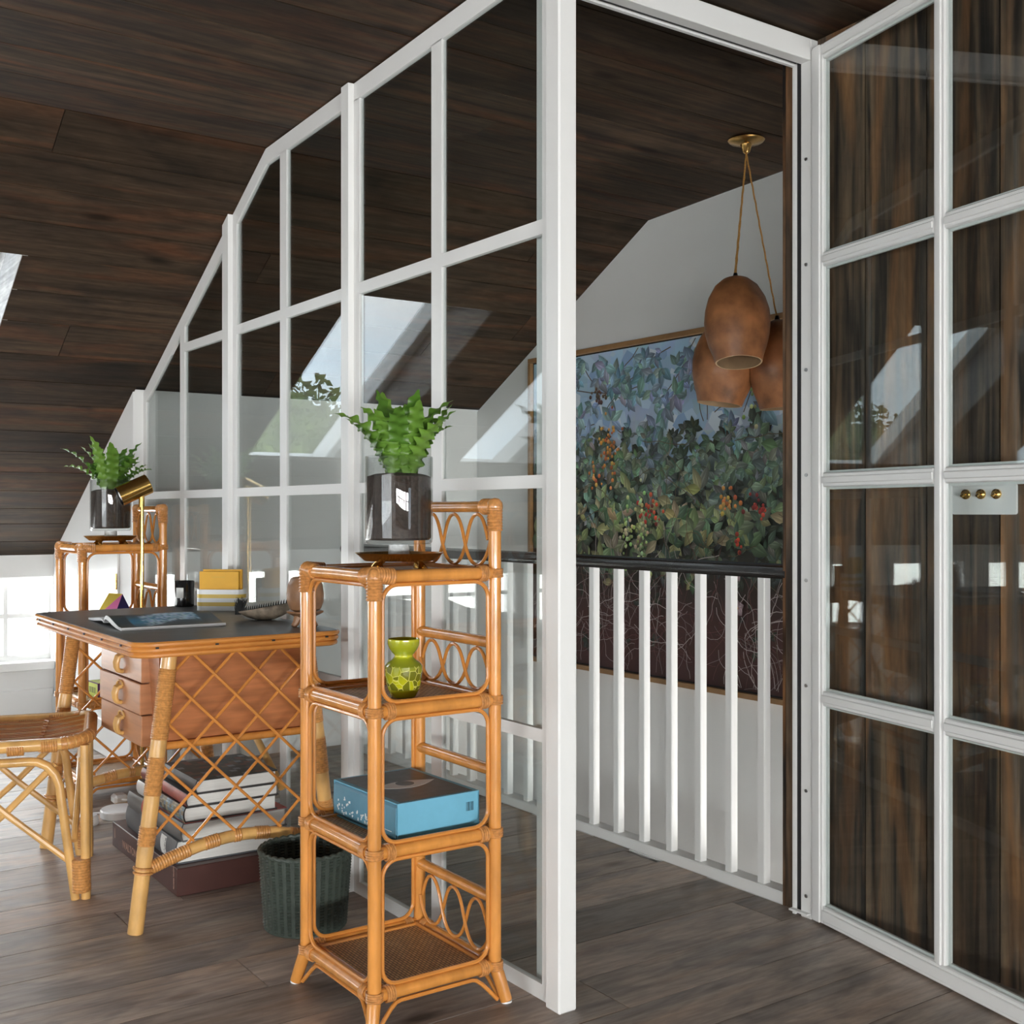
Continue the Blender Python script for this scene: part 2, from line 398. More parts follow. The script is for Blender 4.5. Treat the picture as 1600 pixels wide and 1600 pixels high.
def struct(name, mb, mat, parent=None, smooth=False):
    o = mb.build(name, mat, parent, smooth)
    if parent is None: o['kind'] = 'structure'
    return o
def rrect(hx, hy, r, z, seg=6, cx=0, cy=0):
    p = []
    for sx, sy, a0 in ((1, 1, 0), (-1, 1, 90), (-1, -1, 180), (1, -1, 270)):
        for i in range(seg + 1):
            a = math.radians(a0 + 90 * i / seg); p.append((cx + sx * (hx - r) + r * math.cos(a), cy + sy * (hy - r) + r * math.sin(a), z))
    return p
def text(name, body, size, mat, parent, loc, rot, align='LEFT', ext=.0004):
    c = bpy.data.curves.new(name, 'FONT'); c.body = body; c.size = size; c.extrude = ext; c.align_x = align
    c.materials.append(M[mat]); tmp = bpy.data.objects.new(name, c); COL.objects.link(tmp); bpy.context.view_layer.update()
    me = bpy.data.meshes.new_from_object(tmp.evaluated_get(bpy.context.evaluated_depsgraph_get())); bpy.data.objects.remove(tmp); bpy.data.curves.remove(c)
    o = bpy.data.objects.new(name, me); COL.objects.link(o); o.parent = parent
    o.location = loc; o.rotation_euler = rot; return o

# ------------------------------------------------------------------ shell: floor
fl = MB()
fl.box(XW - .1, XR + .1, YF - .1, YP + .06, -.24, -.022)
floor = struct('floor', fl, 'dark_backing')
rnd = random.Random(11)
x = XW
while x < XR - .01:
    wd = rnd.uniform(.155, .205); x1 = min(x + wd, XR)
    y1end = -.03 if x1 < -2.94 else YP + .005
    y = YF - rnd.uniform(0, 2.2)
    while y < y1end:
        ln = rnd.uniform(2.2, 3.6); a = max(y, YF); e_ = min(y + ln, y1end)
        if e_ - a > .05:
            dz = rnd.uniform(-.0005, 0)
            MB().box(x + .0017, x1 - .0017, a + .0014, e_ - .0014, -.024, dz).build('floor_board', 'floor_wood', floor, False)
        y += ln
    x = x1

# ------------------------------------------------------------------ shell: ceiling (boards run along y)
def P(side, s, y, n=0.0):
    xb, zb = (XB, ZB) if side < 0 else (XE, ZE)
    return (xb + side * (s * math.cos(A1) + n * math.sin(A1)), y, zb - s * math.sin(A1) + n * math.cos(A1))
def slab(mb, side, s0, s1, y0, y1, n0, n1):
    mb.hexa([P(side, s0, y0, n0), P(side, s1, y0, n0), P(side, s1, y1, n0), P(side, s0, y1, n0),
             P(side, s0, y0, n1), P(side, s1, y0, n1), P(side, s1, y1, n1), P(side, s0, y1, n1)])
S_MAX = (XB - XW) / math.cos(A1)
S_PIER = (XB + 2.951) / math.cos(A1)
S_MAXR = (XR - XE) / math.cos(A1)
def sheet(mb, side, smax, n0, n1):
    if side > 0: slab(mb, side, -.02, smax + .15, YF - .1, YR + .1, n0, n1); return
    HO = [(p[0] - .021, p[1] + .021) for p in SL_OPEN]; ys = sorted({YF - .1, YR + .1} | {v for p in HO for v in p})
    for (a, b_) in zip(ys, ys[1:]):
        hole = any(abs(p[0] - a) < 1e-6 for p in HO)
        if hole:
            slab(mb, side, -.02, S_TOP, a, b_, n0, n1); slab(mb, side, S_BOT + .115, smax + .15, a, b_, n0, n1)
        else: slab(mb, side, -.02, smax + .15, a, b_, n0, n1)
cb = MB(); sheet(cb, -1, S_MAX, .02, .06); sheet(cb, 1, S_MAXR, .02, .06)
cb.hexa([(XB - .02, YF - .1, ZB + .02), (XE + .02, YF - .1, ZE + .02), (XE + .02, YR + .1, ZE + .02), (XB - .02, YR + .1, ZB + .02),
         (XB - .02, YF - .1, ZB + .07), (XE + .02, YF - .1, ZE + .07), (XE + .02, YR + .1, ZE + .07), (XB - .02, YR + .1, ZB + .07)])
ceiling = struct('ceiling', cb, 'dark_backing')
def rows(a, b_, wd):
    n = max(1, round((b_ - a) / wd)); e = [a + (b_ - a) * i / n for i in range(n + 1)]
    for i in range(1, n): e[i] += rnd.uniform(-.018, .018)
    return list(zip(e, e[1:]))
def lengths(y0, y1):
    out = []; y = y0 - rnd.uniform(0, 2.0)
    while y < y1:
        ln = rnd.uniform(2.0, 3.8); a, e = max(y, y0), min(y + ln, y1)
        if e - a > .04: out.append((a, e))
        y += ln
    return out
for (a, b_) in rows(0, S_TOP, .175) + rows(S_TOP, S_BOT, .175) + rows(S_BOT, S_MAX, .175):
    yhi = YR if b_ < S_PIER + .03 else -.02
    spans = [(YF, yhi)]
    if S_TOP - .01 <= a and b_ <= S_BOT + .01:
        spans = []; y = YF
        for p in sorted(SL_OPEN): spans.append((y, p[0])); y = p[1]
        spans.append((y, yhi))
    for sp in spans:
        for (p, q) in lengths(*sp):
            m_ = MB(); d = rnd.uniform(0, .0015)
            slab(m_, -1, a + .0024, b_ - .0024, p + .002, q - .0008, d, .02); m_.build('ceiling_board', 'ceiling_wood', ceiling, False)
for (a, b_) in rows(XB, XE, .19):
    for (p, q) in lengths(YF, YR):
        d = rnd.uniform(0, .0015); a_, b2 = a + .0024, b_ - .0024
        MB().hexa([(a_, p + .0008, zc(a_) + d), (b2, p + .0008, zc(b2) + d), (b2, q - .0008, zc(b2) + d), (a_, q - .0008, zc(a_) + d),
                   (a_, p + .0008, zc(a_) + .02), (b2, p + .0008, zc(b2) + .02), (b2, q - .0008, zc(b2) + .02), (a_, q - .0008, zc(a_) + .02)]
                  ).build('ceiling_board', 'ceiling_wood', ceiling, False)
rs = MB(); sheet(rs, 1, S_MAXR, 0, .02); rs.build('ceiling_slope_boarding', 'ceiling_wood', ceiling, False)

# ------------------------------------------------------------------ roof windows
win_n = [0]
def skew(mb, side, q, y0, y1):
    """prism across y of a polygon given in (s, n) slope coordinates"""
    n = len(q); mb.add([P(side, a, y0, b_) for a, b_ in q] + [P(side, a, y1, b_) for a, b_ in q],
        [tuple(range(n)), tuple(range(2 * n - 1, n - 1, -1))] + [(i, n + i, n + (i + 1) % n, (i + 1) % n) for i in range(n)]); return mb
def roof_window(side, y0, y1):
    """deep shaft with a level sill, window frame and pane at its outer end"""
    win_n[0] += 1
    D = .34; E = D / K1 - .03; so = lambda n: S_BOT + (E / D) * n
    m_ = MB(); slab(m_, side, S_TOP - .02, S_TOP, y0 - .02, y1 + .02, .02, D)
    root = struct('window_%d' % win_n[0], m_, 'white_paint')
    skew(MB(), side, [(so(0), .001), (so(D), D), (so(D) + .06, D), (so(0) + .06, .001)], y0 - .02, y1 + .02).build('sill', 'white_paint', root, False)
    for (a, b_) in ((y0 - .02, y0), (y1, y1 + .02)):
        for i in range(2):
            n0, n1 = .002 + i * .17, .170 + i * .17
            skew(MB(), side, [(S_TOP, n0), (so(n0), n0), (so(n1), n1), (S_TOP, n1)], a, b_).build('reveal_board', 'reveal_wood', root, False)
    fw = .050; SB = so(D - .04)
    for (s0, s1, a, b_) in ((S_TOP, S_TOP + fw, y0, y1), (SB - .035, SB, y0, y1), (S_TOP + fw, SB - .035, y0, y0 + fw), (S_TOP + fw, SB - .035, y1 - fw, y1)):
        q = MB(); slab(q, side, s0, s1, a, b_, D - .10, D); q.build('window_frame', 'white_paint', root, False)
    q = MB(); slab(q, side, S_TOP + fw - .01, SB - .03, y0 + fw - .01, y1 - fw + .01, D - .02, D - .014); q.build('pane', 'roof_glass', root, False)
    return root
for p in SL_OPEN: roof_window(-1, *p)

# ------------------------------------------------------------------ knee walls with low windows
WZ0, WZ1 = .335, .767
def knee(name, x0, x1, ztop):
    mb = MB(); ys = sorted({YF, .05} | {v for p in LOW for v in p})
    mb.box(x0, x1, YF, .05, 0, WZ0); mb.box(x0, x1, YF, .05, WZ1, ztop)
    for (a, b_) in zip(ys, ys[1:]):
        if not any(abs(p[0] - a) < 1e-6 for p in LOW): mb.box(x0, x1, a, b_, WZ0, WZ1)
    return struct(name, mb, 'white_wall')
knee('wall_left', XW - .18, XW, zc(XW) + .02)
knee('wall_right', XR, XR + .18, zc(XR) + .02)
def low_window(xa, xb, y0, y1, inner):
    win_n[0] += 1
    f = .030; xm = (xa + xb) / 2
    root = struct('window_%d' % win_n[0], MB().cbox(inner - .02 if inner < 0 else inner - .05, inner + .05 if inner < 0 else inner + .02, y0 - .0, y1 + .0, WZ0 - .045, WZ0 - .0, .004), 'white_paint')
    ym = (y0 + y1) / 2; zm = .565
    for (a, b_, c_, d_) in ((y0, y0 + f, WZ0, WZ1), (y1 - .012, y1, WZ0, WZ1), (y0 + f, y1 - .012, WZ0, WZ0 + f), (y0 + f, y1 - .012, WZ1 - .014, WZ1)):
        MB().box(xa, xb, a, b_, c_, d_).build('window_frame', 'white_paint', root, False)
    np_ = max(2, round((y1 - y0) / .25)); e_ = [y0 + f + (y1 - .012 - y0 - f) * i / np_ for i in range(np_ + 1)]
    for q in e_[1:-1]: MB().box(xa + .004, xb - .004, q - .011, q + .011, WZ0 + f, WZ1 - .014).build('muntin', 'white_paint', root, False)
    for i, (a, b_) in enumerate(zip(e_, e_[1:])):
        a += .011 if i else 0; b_ -= .011 if i < np_ - 1 else 0
        MB().box(xa + .004, xb - .004, a, b_, zm - .012, zm + .012).build('muntin', 'white_paint', root, False)
        for (c_, d_) in ((WZ0 + f, zm - .012), (zm + .012, WZ1 - .014)):
            MB().box(xm - .002, xm + .002, a - .004, b_ + .004, c_ - .004, d_ + .004).build('pane', 'roof_glass', root, False)
for p in LOW: low_window(XW - .10, XW - .05, p[0], p[1], XW)
for p in LOW: low_window(XR + .05, XR + .10, p[0], p[1], XR)
struct('baseboard_left', MB().cbox(XW - .001, XW + .018, YF, -.03, 0, .19, .004), 'white_paint')

# white cupboard wall that closes the end of the stair landing
struct('wall_cupboard', MB().prism_y([(XW, 0), (-2.951, 0), (-2.951, zc(-2.951) + .01), (XW, zc(XW) + .01)], -.026, YR + .05), 'white_wall')
cd = struct('door_2', MB().cbox(-3.70, -3.14, -.036, -.0262, .20, .98, .002), 'white_paint')
for z_ in (.30, .795):
    MB().tube([(-3.145, -.040, z_ - .035), (-3.145, -.040, z_ + .035)], .004, 8).build('hinge', 'old_brass', cd)
struct('baseboard_cupboard', MB().cbox(XW + .02, -2.951, -.040, -.026, 0, .16, .004), 'white_paint')
struct('wall_stair_end', MB().box(-3.05, -2.951, YP, YR + .05, -2.6, 0), 'white_wall')
struct('wall_rear', MB().prism_y([(-2.951, -2.6), (1.6, -2.6), (1.6, zc(1.6)), (XB, ZB), (-2.951, zc(-2.951))], YR, YR + .08), 'white_wall')
struct('wall_stair_side', MB().box(-2.951, 1.6, YP + .045, YP + .06, -2.6, -.2).box(1.52, 1.6, YP + .06, YR, -2.6, 2.45), 'white_wall')
struct('floor_lower', MB().box(-3.0, 1.6, YP, YR + .1, -2.64, -2.6), 'floor_wood')
struct('trim_1', MB().box(-2.951, -.2, YP - .001, YP + .055, -.22, -.0001), 'white_paint')
# plank wall beyond the door
pb = MB(); pb.prism_y([(-.20, -.0), (XR, 0), (XR, zc(XR)), (XE, ZE), (-.20, zc(-.2))], YP + .018, YP + .07)
plank_wall = struct('wall_plank', pb, 'dark_backing')
edges = [-.205, -.115, .067, .252, .450, .640, .815]
while edges[-1] < XR - .2: edges.append(edges[-1] + rnd.uniform(.16, .21))
for (a, b_) in zip(edges, edges[1:]):
    d = rnd.uniform(0, .002)
    MB().hexa([(a + .0022, YP - d, 0), (b_ - .0022, YP - d, 0), (b_ - .0022, YP + .02, 0), (a + .0022, YP + .02, 0),
               (a + .0022, YP - d, zc(a) - .002), (b_ - .0022, YP - d, zc(b_) - .002), (b_ - .0022, YP + .02, zc(b_) - .002), (a + .0022, YP + .02, zc(a) - .002)]
              ).build('wall_board', 'wall_wood', plank_wall, False)
MB().box(-.213, -.204, YP - .002, YP + .075, 0, zc(-.21)).build('end_board', 'wall_wood', plank_wall, False)
# gable wall behind the camera, with a wide unseen window added to bring in light
gw = MB()
GX0, GX1, GZ0, GZ1 = -.3, 3.5, .25, 1.2
gw.prism_y([(XW, 0), (GX0, 0), (GX0, zc(GX0)), (XB, ZB), (XW, zc(XW))], YF - .12, YF)
gw.prism_y([(GX1, 0), (XR, 0), (XR, zc(XR)), (GX1, zc(GX1))], YF - .12, YF)
gw.prism_y([(GX0, 0), (GX1, 0), (GX1, GZ0), (GX0, GZ0)], YF - .12, YF)
gw.prism_y([(GX0, GZ1), (GX1, GZ1), (GX1, zc(GX1)), (XE, ZE), (GX0, zc(GX0))], YF - .12, YF)
struct('wall_front', gw, 'white_wall')
win_n[0] += 1
gwin = struct('window_%d' % win_n[0], MB().box(GX0, GX1, YF - .08, YF - .03, GZ0, GZ0 + .05), 'white_paint')
MB().box(GX0, GX1, YF - .08, YF - .03, GZ1 - .05, GZ1).build('window_frame', 'white_paint', gwin, False)
for i in range(6):
    xx = GX0 + (GX1 - GX0) * i / 5
    MB().box(xx - .03, xx + .03, YF - .08, YF - .03, GZ0 + .05, GZ1 - .05).build('mullion', 'white_paint', gwin, False)
    if i < 5: MB().box(xx + .03, xx + (GX1 - GX0) / 5 - .03, YF - .056, YF - .05, GZ0 + .05, GZ1 - .05).build('pane', 'roof_glass', gwin, False)

# ------------------------------------------------------------------ glazed partition
part = thing('glazed_partition', 'white framed glazed partition following the sloping boarded ceiling, beside the desk', 'partition')
yF0, yF1, yG = .018, .032, .022
def ztop(x): return zc(x) - .004
post = MB().cbox(-.052, 0, 0, .050, 0, ztop(0), .004).build('corner_post', 'white_paint', part)
studs = [(-1.051, -1.006), (-1.993, -1.938)]
for (a, b_) in studs:
    m_ = MB(); m_.hexa([(a, 0, 0), (b_, 0, 0), (b_, .05, 0), (a, .05, 0), (a, 0, ztop(a)), (b_, 0, ztop(b_)), (b_, .05, ztop(b_)), (a, .05, ztop(a))])
    m_.build('stud', 'white_paint', part, False)
RZ = [(0, .036), (.581, .610), (1.154, 1.184), (1.727, 1.760)]
TW = .052                                     # width of the top rail
panels = [(-1.006, -.052, -.570, -.519), (-1.938, -1.051, -1.528, -1.477), (-2.951, -1.993, -2.490, -2.438)]
def zin(x):                                   # underside of the top rail
    if x < XB: return ztop(x) - TW * 1.14
    return ztop(x) - TW
def member(name, x0, x1, z0, z1, f0=None, f1=None):
    """bar in the partition plane; f0/f1: optional functions for sloping underside/top"""
    xs = [x0] + [q for q in (XB,) if x0 < q < x1] + [x1]
    m_ = MB()
    for a, b_ in zip(xs, xs[1:]):
        za0, zb0 = (f0(a), f0(b_)) if f0 else (z0, z0); za1, zb1 = (f1(a), f1(b_)) if f1 else (z1, z1)
        m_.hexa([(a, yF0, za0), (b_, yF0, zb0), (b_, yF1, zb0), (a, yF1, za0), (a, yF0, za1), (b_, yF0, zb1), (b_, yF1, zb1), (a, yF1, za1)])
    return m_.build(name, 'white_paint', part, False)
def bead(x, z0, z1f):                          # dark glazing line and pale inner bead on the right of an upright
    MB().hexa([(x, yF0 + .004, z0), (x + .007, yF0 + .006, z0), (x + .007, yF1, z0), (x, yF1, z0), (x, yF0 + .004, z1f(x)), (x + .007, yF0 + .006, z1f(x)), (x + .007, yF1, z1f(x)), (x, yF1, z1f(x))]).build('glazing_bead', 'white_paint', part, False)
for (x0, x1, m0, m1) in panels:
    sw = .035
    member('top_rail', x0, x1, 0, 0, zin, ztop)
    for (a, b_) in ((x0, x0 + sw), (x1 - sw, x1), (m0, m1)):
        if zin(a) > .1: member('stile' if a != m0 else 'glazing_bar', a, b_, .0, 0, lambda x: RZ[0][1] if True else 0, lambda x: zin(x) + .002)
    for k, (z0, z1) in enumerate(RZ):
        xl = x0 + (sw if k else 0)
        while zin(xl) < z1 and xl < x1: xl += .01
        for (a, b_) in ((xl, m0), (m1, x1 - sw)) if k else ((x0, x1),):
            a = max(a, xl)
            if b_ - a > .12: member('rail', a, b_, z0, z1)
    # panes
    rowz = [(RZ[0][1], RZ[1][0]), (RZ[1][1], RZ[2][0]), (RZ[2][1], RZ[3][0]), (RZ[3][1], 9)]
    for (a, b_) in ((x0 + sw, m0), (m1, x1 - sw)):
        for (z0, z1) in rowz:
            xs = np.linspace(a - .003, b_ + .003, 13); m_ = MB(); pts = [(xx, min(z1 + .003, zin(xx) + .003)) for xx in xs]
            pts = [p for p in pts if p[1] > z0 + .004]
            if len(pts) < 2: continue
            poly = [(pts[0][0], z0 - .003), (pts[-1][0], z0 - .003)] + pts[::-1]
            m_.prism_y(poly, yG, yG + .005); m_.build('pane', 'window_glass', part, False)

# ------------------------------------------------------------------ door frame and open door
fr = MB()
def frame_u(mb, a, b_, o=0.0):
    """X range a..b of the jamb + head section"""
    pass
dfz = zc(-.12) - .004
HB = 2.318                                     # underside of the head
tf = MB().cbox(-.124, -.088, YP - .030, YP - .001, .0, dfz, .002)
frame = struct('trim_2', tf, 'white_paint')
MB().box(-.153, -.143, YP - .030, YP - .001, .0, dfz).build('jamb_stop', 'white_paint', frame, False)
MB().box(-.143, -.124, YP - .022, YP - .001, .0, dfz).build('jamb_seal', 'black_seal', frame, False)
MB().cbox(-.124, -.088, .050, YP - .030, HB, dfz, .002).build('head', 'white_paint', frame, False)
MB().box(-.153, -.143, .050, YP - .030, HB, dfz).build('head_stop', 'white_paint', frame, False)
MB().box(-.143, -.124, .050, YP - .030, HB + .008, dfz).build('head_seal', 'black_seal', frame, False)
MB().cbox(-.153, -.052, .050, .056, 0, dfz, .002).build('jamb', 'white_paint', frame, False)
MB().box(-.153, -.060, .056, .070, 0.03, .034).build('floor_bracket', 'white_paint', frame, False)
MB().box(-.153, -.090, YP - .045, YP - .030, .012, .017).build('floor_bracket', 'white_paint', frame, False)
for i in range(9):
    z_ = .06 + i * .285
    MB().tube([(-.104, YP - .0325, z_), (-.104, YP - .0295, z_)], .005, 8).build('screw', 'steel', frame)
# leaf, hinged at the jamb, standing open towards the camera
leaf = bpy.data.objects.new('door_1', None); COL.objects.link(leaf); leaf['kind'] = 'structure'
leaf.location = (-.085, .923, 0); leaf.rotation_euler = (0, 0, math.atan2(-.2094, .9778))
tag(leaf, 'open white glazed door standing in front of the dark board wall', None)
LW, LT, LZ0, LZ1 = .95, .038, .006, 2.345
def moulded(x0, x1, z0, z1, name, vert):
    """door bar with a raised centre bead on the camera side (-y)"""
    m_ = MB(); m_.cbox(x0, x1, -.006, .010, z0, z1, .003)
    o = m_.build(name, 'white_paint', leaf)
    q = MB(); d = .010
    if vert: q.cbox(x0 + d, x1 - d, -.010, -.004, z0 + .0, z1 - .0, .002)
    else: q.cbox(x0 + .0, x1 - .0, -.010, -.004, z0 + d, z1 - d, .002)
    q.build('moulding', 'white_paint', o); return o
SW = .050
moulded(0, SW, LZ0, LZ1, 'hinge_stile', True); moulded(LW - SW, LW, LZ0, LZ1, 'lock_stile', True)
moulded(.457, .493, LZ0 + .045, LZ1 - .045, 'glazing_bar', True)
moulded(SW, LW - SW, LZ0, LZ0 + .048, 'bottom_rail', False); moulded(SW, LW - SW, LZ1 - .042, LZ1, 'top_rail', False)
DR = [(.585, .625), (1.166, 1.204), (1.752, 1.790)]
for (z0, z1) in DR:
    for (a, b_) in ((SW, .457), (.493, LW - SW)): moulded(a, b_, z0, z1, 'rail', False)
zz = [LZ0 + .048] + [v for p in DR for v in p] + [LZ1 - .042]
for i in range(0, 8, 2):
    for (a, b_) in ((SW, .457), (.493, LW - SW)):
        MB().box(a - .004, b_ + .004, .001, .006, zz[i] - .004, zz[i + 1] + .004).build('pane', 'window_glass', leaf, False)
        m_ = MB(); g = .006
        for (p, q, r_, s_) in ((a, a + g, zz[i], zz[i + 1]), (b_ - g, b_, zz[i], zz[i + 1]), (a, b_, zz[i], zz[i] + g), (a, b_, zz[i + 1] - g, zz[i + 1])):
            m_.box(p, q, .0062, .0125, r_, s_)
        m_.build('glazing_bead', 'white_paint', leaf, False)

# light switch on the board wall
sw_ = thing('light_switch', 'white switch plate with three brass toggles on the board wall', 'light switch', (.4125, YP - .004, 1.13))
pl = MB(); pts = rrect(.083, .036, .006, 0); pl.add([(p[0], -.006, p[1]) for p in pts] + [(p[0], .002, p[1]) for p in pts],
      [tuple(range(len(pts))), tuple(range(2 * len(pts) - 1, len(pts) - 1, -1))] + [(i, i + len(pts), (i + 1) % len(pts) + len(pts), (i + 1) % len(pts)) for i in range(len(pts))])
pl.build('plate', 'white_plastic', sw_)
for dx in (-.045, -.005, .035):
    q = MB(); q.tube([(dx, -.006, .012), (dx, -.010, .012), (dx, -.012, .012)], [.012, .012, .009], 16); tg = q.build('toggle_base', 'brass', sw_)
    MB().tube([(dx, -.011, .012), (dx, -.020, .010), (dx, -.026, .008)], [.004, .0045, .003], 10).build('toggle', 'brass', tg)

# ------------------------------------------------------------------ balustrade
bal = thing('balustrade', 'white stair balustrade with square balusters and black handrail', 'balustrade', (-1.55, .975, 0))
MB().cbox(-1.40, 1.345, -.025, .030, 0, .035, .003).build('bottom_rail', 'white_paint', bal)
hp = [(-.026, .912), (.026, .912), (.030, .926), (.024, .944), (.010, .953), (-.010, .953), (-.024, .944), (-.030, .926)]
m_ = MB(); m_.add([(-1.40, y, z) for y, z in hp] + [(1.345, y, z) for y, z in hp], [tuple(range(8))[::-1], tuple(range(8, 16))] + [(i, (i + 1) % 8, 8 + (i + 1) % 8, 8 + i) for i in range(8)])
m_.build('handrail', 'handrail_black', bal)
bm_ = MB().cbox(-.0135, .0135, -.0135, .0135, .033, .915, .002).mesh('baluster', 'white_paint')
for i in range(21):
    xx = 1.242 - .129 * i
    if xx < -1.39: break
    o = bpy.data.objects.new('baluster', bm_); COL.objects.link(o); o.parent = bal; o.location = (xx, 0, 0)

# ------------------------------------------------------------------ painted surfaces (flat print as coloured shapes)
def lin(r, g, b_):
    f = lambda c: (c / 255 / 12.92) if c <= 10 else ((c / 255 + .055) / 1.055) ** 2.4
    return (f(r), f(g), f(b_))
class Paint:
    """flat coloured shapes on a canvas; u right, v up, each shape a hair in front of the one before"""
    def __init__(s, step=2e-6): s.v = []; s.f = []; s.c = []; s.d = 0.0; s.step = step
    def poly(s, pts, cols):
        o = len(s.v); s.d += s.step
        if not isinstance(cols[0], (tuple, list)): cols = [cols] * len(pts)
        for p, c in zip(pts, cols): s.v.append((p[0], p[1], s.d)); s.c.append(tuple(c) + (1.0,))
        s.f.append(tuple(range(o, o + len(pts))))
    def leaf(s, x, y, ang, ln, wd, col, light):
        ca, sa = math.cos(ang), math.sin(ang)
        def T(a, b_): return (x + a * ca - b_ * sa, y + a * sa + b_ * ca)
        prof = [(0, 0), (.16, .55), (.38, 1), (.62, .82), (.84, .38), (1, 0)]
        dk = tuple(v * .62 for v in col)
        up = [T(a * ln, b_ * wd) for a, b_ in prof]; dn = [T(a * ln, -b_ * wd) for a, b_ in prof]
        s.poly(up + [T(.5 * ln, 0)], [col, col, light, light, col, dk, light]); s.d -= s.step
        s.poly([dn[0], T(.5 * ln, 0)] + dn[:0:-1], [dk, col, dk, dk, dk, dk, col])
    def line(s, pts, w_, col):
        for (a, b_) in zip(pts, pts[1:]):
            d = Vector((b_[0] - a[0], b_[1] - a[1])); 
            if d.length < 1e-6: continue
            n = Vector((-d.y, d.x)).normalized() * w_ / 2
            s.poly([(a[0] - n.x, a[1] - n.y), (b_[0] - n.x, b_[1] - n.y), (b_[0] + n.x, b_[1] + n.y), (a[0] + n.x, a[1] + n.y)], col); s.d -= s.step
        s.d += s.step
    def dot(s, x, y, r, col, n=8):
        hi = tuple(min(1, v * 1.7 + .02) for v in col)
        s.poly([(x + r * math.cos(2 * PI * i / n), y + r * math.sin(2 * PI * i / n)) for i in range(n)], [hi if n * .1 < i < n * .5 else col for i in range(n)])
    def build(s, name, mat, parent, xf):
        me = bpy.data.meshes.new(name); me.from_pydata([xf(*p) for p in s.v], [], s.f); me.materials.append(M[mat])
        a = me.color_attributes.new('paint', 'FLOAT_COLOR', 'POINT'); a.data.foreach_set('color', [q for c in s.c for q in c])
        o = bpy.data.objects.new(name, me); COL.objects.link(o); o.parent = parent; return o

PX0, PX1, PZ0, PZ1 = -2.455, -.30, .398, 1.824
pic = thing('framed_painting', 'large painting of creeper leaves and berries under blue sky in thin oak frame', 'painting', ((PX0 + PX1) / 2, YR, PZ0))
PW, PH = PX1 - PX0, PZ1 - PZ0; fb = .022
for (a, b_, c_, d_) in ((-PW / 2, PW / 2, 0, fb), (-PW / 2, PW / 2, PH - fb, PH), (-PW / 2, -PW / 2 + fb, fb, PH - fb), (PW / 2 - fb, PW / 2, fb, PH - fb)):
    MB().cbox(a, b_, -.040, -.001, c_, d_, .002).build('frame_bar', 'oak_frame', pic)
MB().box(-PW / 2 + fb, PW / 2 - fb, -.022, -.002, fb, PH - fb).build('canvas', 'bristle', pic, False)
cw, ch = PW - 2 * fb - .012, PH - 2 * fb - .012
pt = Paint(); rn = random.Random(5)
gx, gy = 26, 22
def bg(v):
    stops = [(0, lin(74, 40, 38)), (.16, lin(80, 48, 46)), (.30, lin(52, 46, 40)), (.46, lin(46, 52, 44)), (.62, lin(74, 86, 80)), (.72, lin(170, 186, 198)), (.84, lin(152, 178, 206)), (1, lin(166, 194, 218))]
    for (a, ca), (b_, cb_) in zip(stops, stops[1:]):
        if v <= b_: k = (v - a) / (b_ - a); return tuple(p + (q - p) * k for p, q in zip(ca, cb_))
    return stops[-1][1]
for i in range(gx):
    for j in range(gy):
        q = [(i, j), (i + 1, j), (i + 1, j + 1), (i, j + 1)]
        pt.poly([(a / gx * cw, b_ / gy * ch) for a, b_ in q], [tuple(c * rn.uniform(.9, 1.12) for c in bg(b_ / gy)) for a, b_ in q]); pt.d -= pt.step
pt.d += pt.step
for _ in range(260):      # broad sky dabs
    x, v = rn.uniform(0, cw), rn.uniform(.66, .99); c = rn.choice([lin(138, 168, 204), lin(176, 200, 220), lin(204, 216, 226), lin(156, 184, 210)])
    n = rn.randint(4, 6); r_ = rn.uniform(.02, .06); a0 = rn.uniform(0, 6)
    pt.poly([(min(cw, max(0, x + r_ * rn.uniform(.6, 1.1) * math.cos(a0 + 2 * PI * k / n))), min(ch, max(0, v * ch + r_ * rn.uniform(.5, 1) * math.sin(a0 + 2 * PI * k / n)))) for k in range(n)], c)
def vine(x, y, ang, ln, w_, col, bend=.5, n=9):
    pts = [(x, y)]
    for k in range(n):
        ang += rn.uniform(-bend, bend) / 2; x += math.cos(ang) * ln / n; y += math.sin(ang) * ln / n
        if not (0.004 < x < cw - .004 and .004 < y < ch - .004): break
        pts.append((x, y))
    if len(pts) > 1: pt.line(pts, w_, col)
def spray(x, y, size, cols, n):
    a0 = rn.uniform(0, 2 * PI)
    for k in range(n):
        a = a0 + (k - n / 2) * rn.uniform(.85, 1.1); ln = size * rn.uniform(.75, 1.15)
        ex, ey = x + ln * math.cos(a), y + ln * math.sin(a)
        if not (.006 < ex < cw - .006 and .006 < ey < ch - .006 and .01 < x < cw - .01 and .01 < y < ch - .01): continue
        c = rn.choice(cols); c = tuple(v * rn.uniform(.75, 1.2) for v in c); li = tuple(min(1, v * 1.55 + .02) for v in c)
        pt.leaf(x, y, a, ln, ln * rn.uniform(.22, .32), c, li)
for _ in range(26): vine(rn.uniform(0, cw), rn.uniform(.72, .95) * ch, rn.uniform(-.6, 3.6), rn.uniform(.2, .5), .005, lin(96, 86, 84))
for _ in range(170): spray(rn.uniform(0, cw), rn.uniform(.69, .99) * ch, rn.uniform(.04, .085), [lin(126, 152, 164), lin(108, 134, 146), lin(150, 174, 190), lin(118, 146, 150)], rn.randint(2, 5))
for _ in range(330): spray(rn.uniform(0, cw), rn.uniform(.30, .74) * ch, rn.uniform(.03, .065), [lin(70, 84, 76), lin(50, 60, 52), lin(86, 102, 90), lin(58, 66, 52)], rn.randint(3, 5))
for _ in range(230): spray(rn.uniform(0, cw), rn.triangular(.42, .74, .62) * ch, rn.uniform(.035, .075), [lin(106, 126, 116), lin(136, 156, 146), lin(88, 108, 96), lin(112, 128, 104)], rn.randint(3, 5))
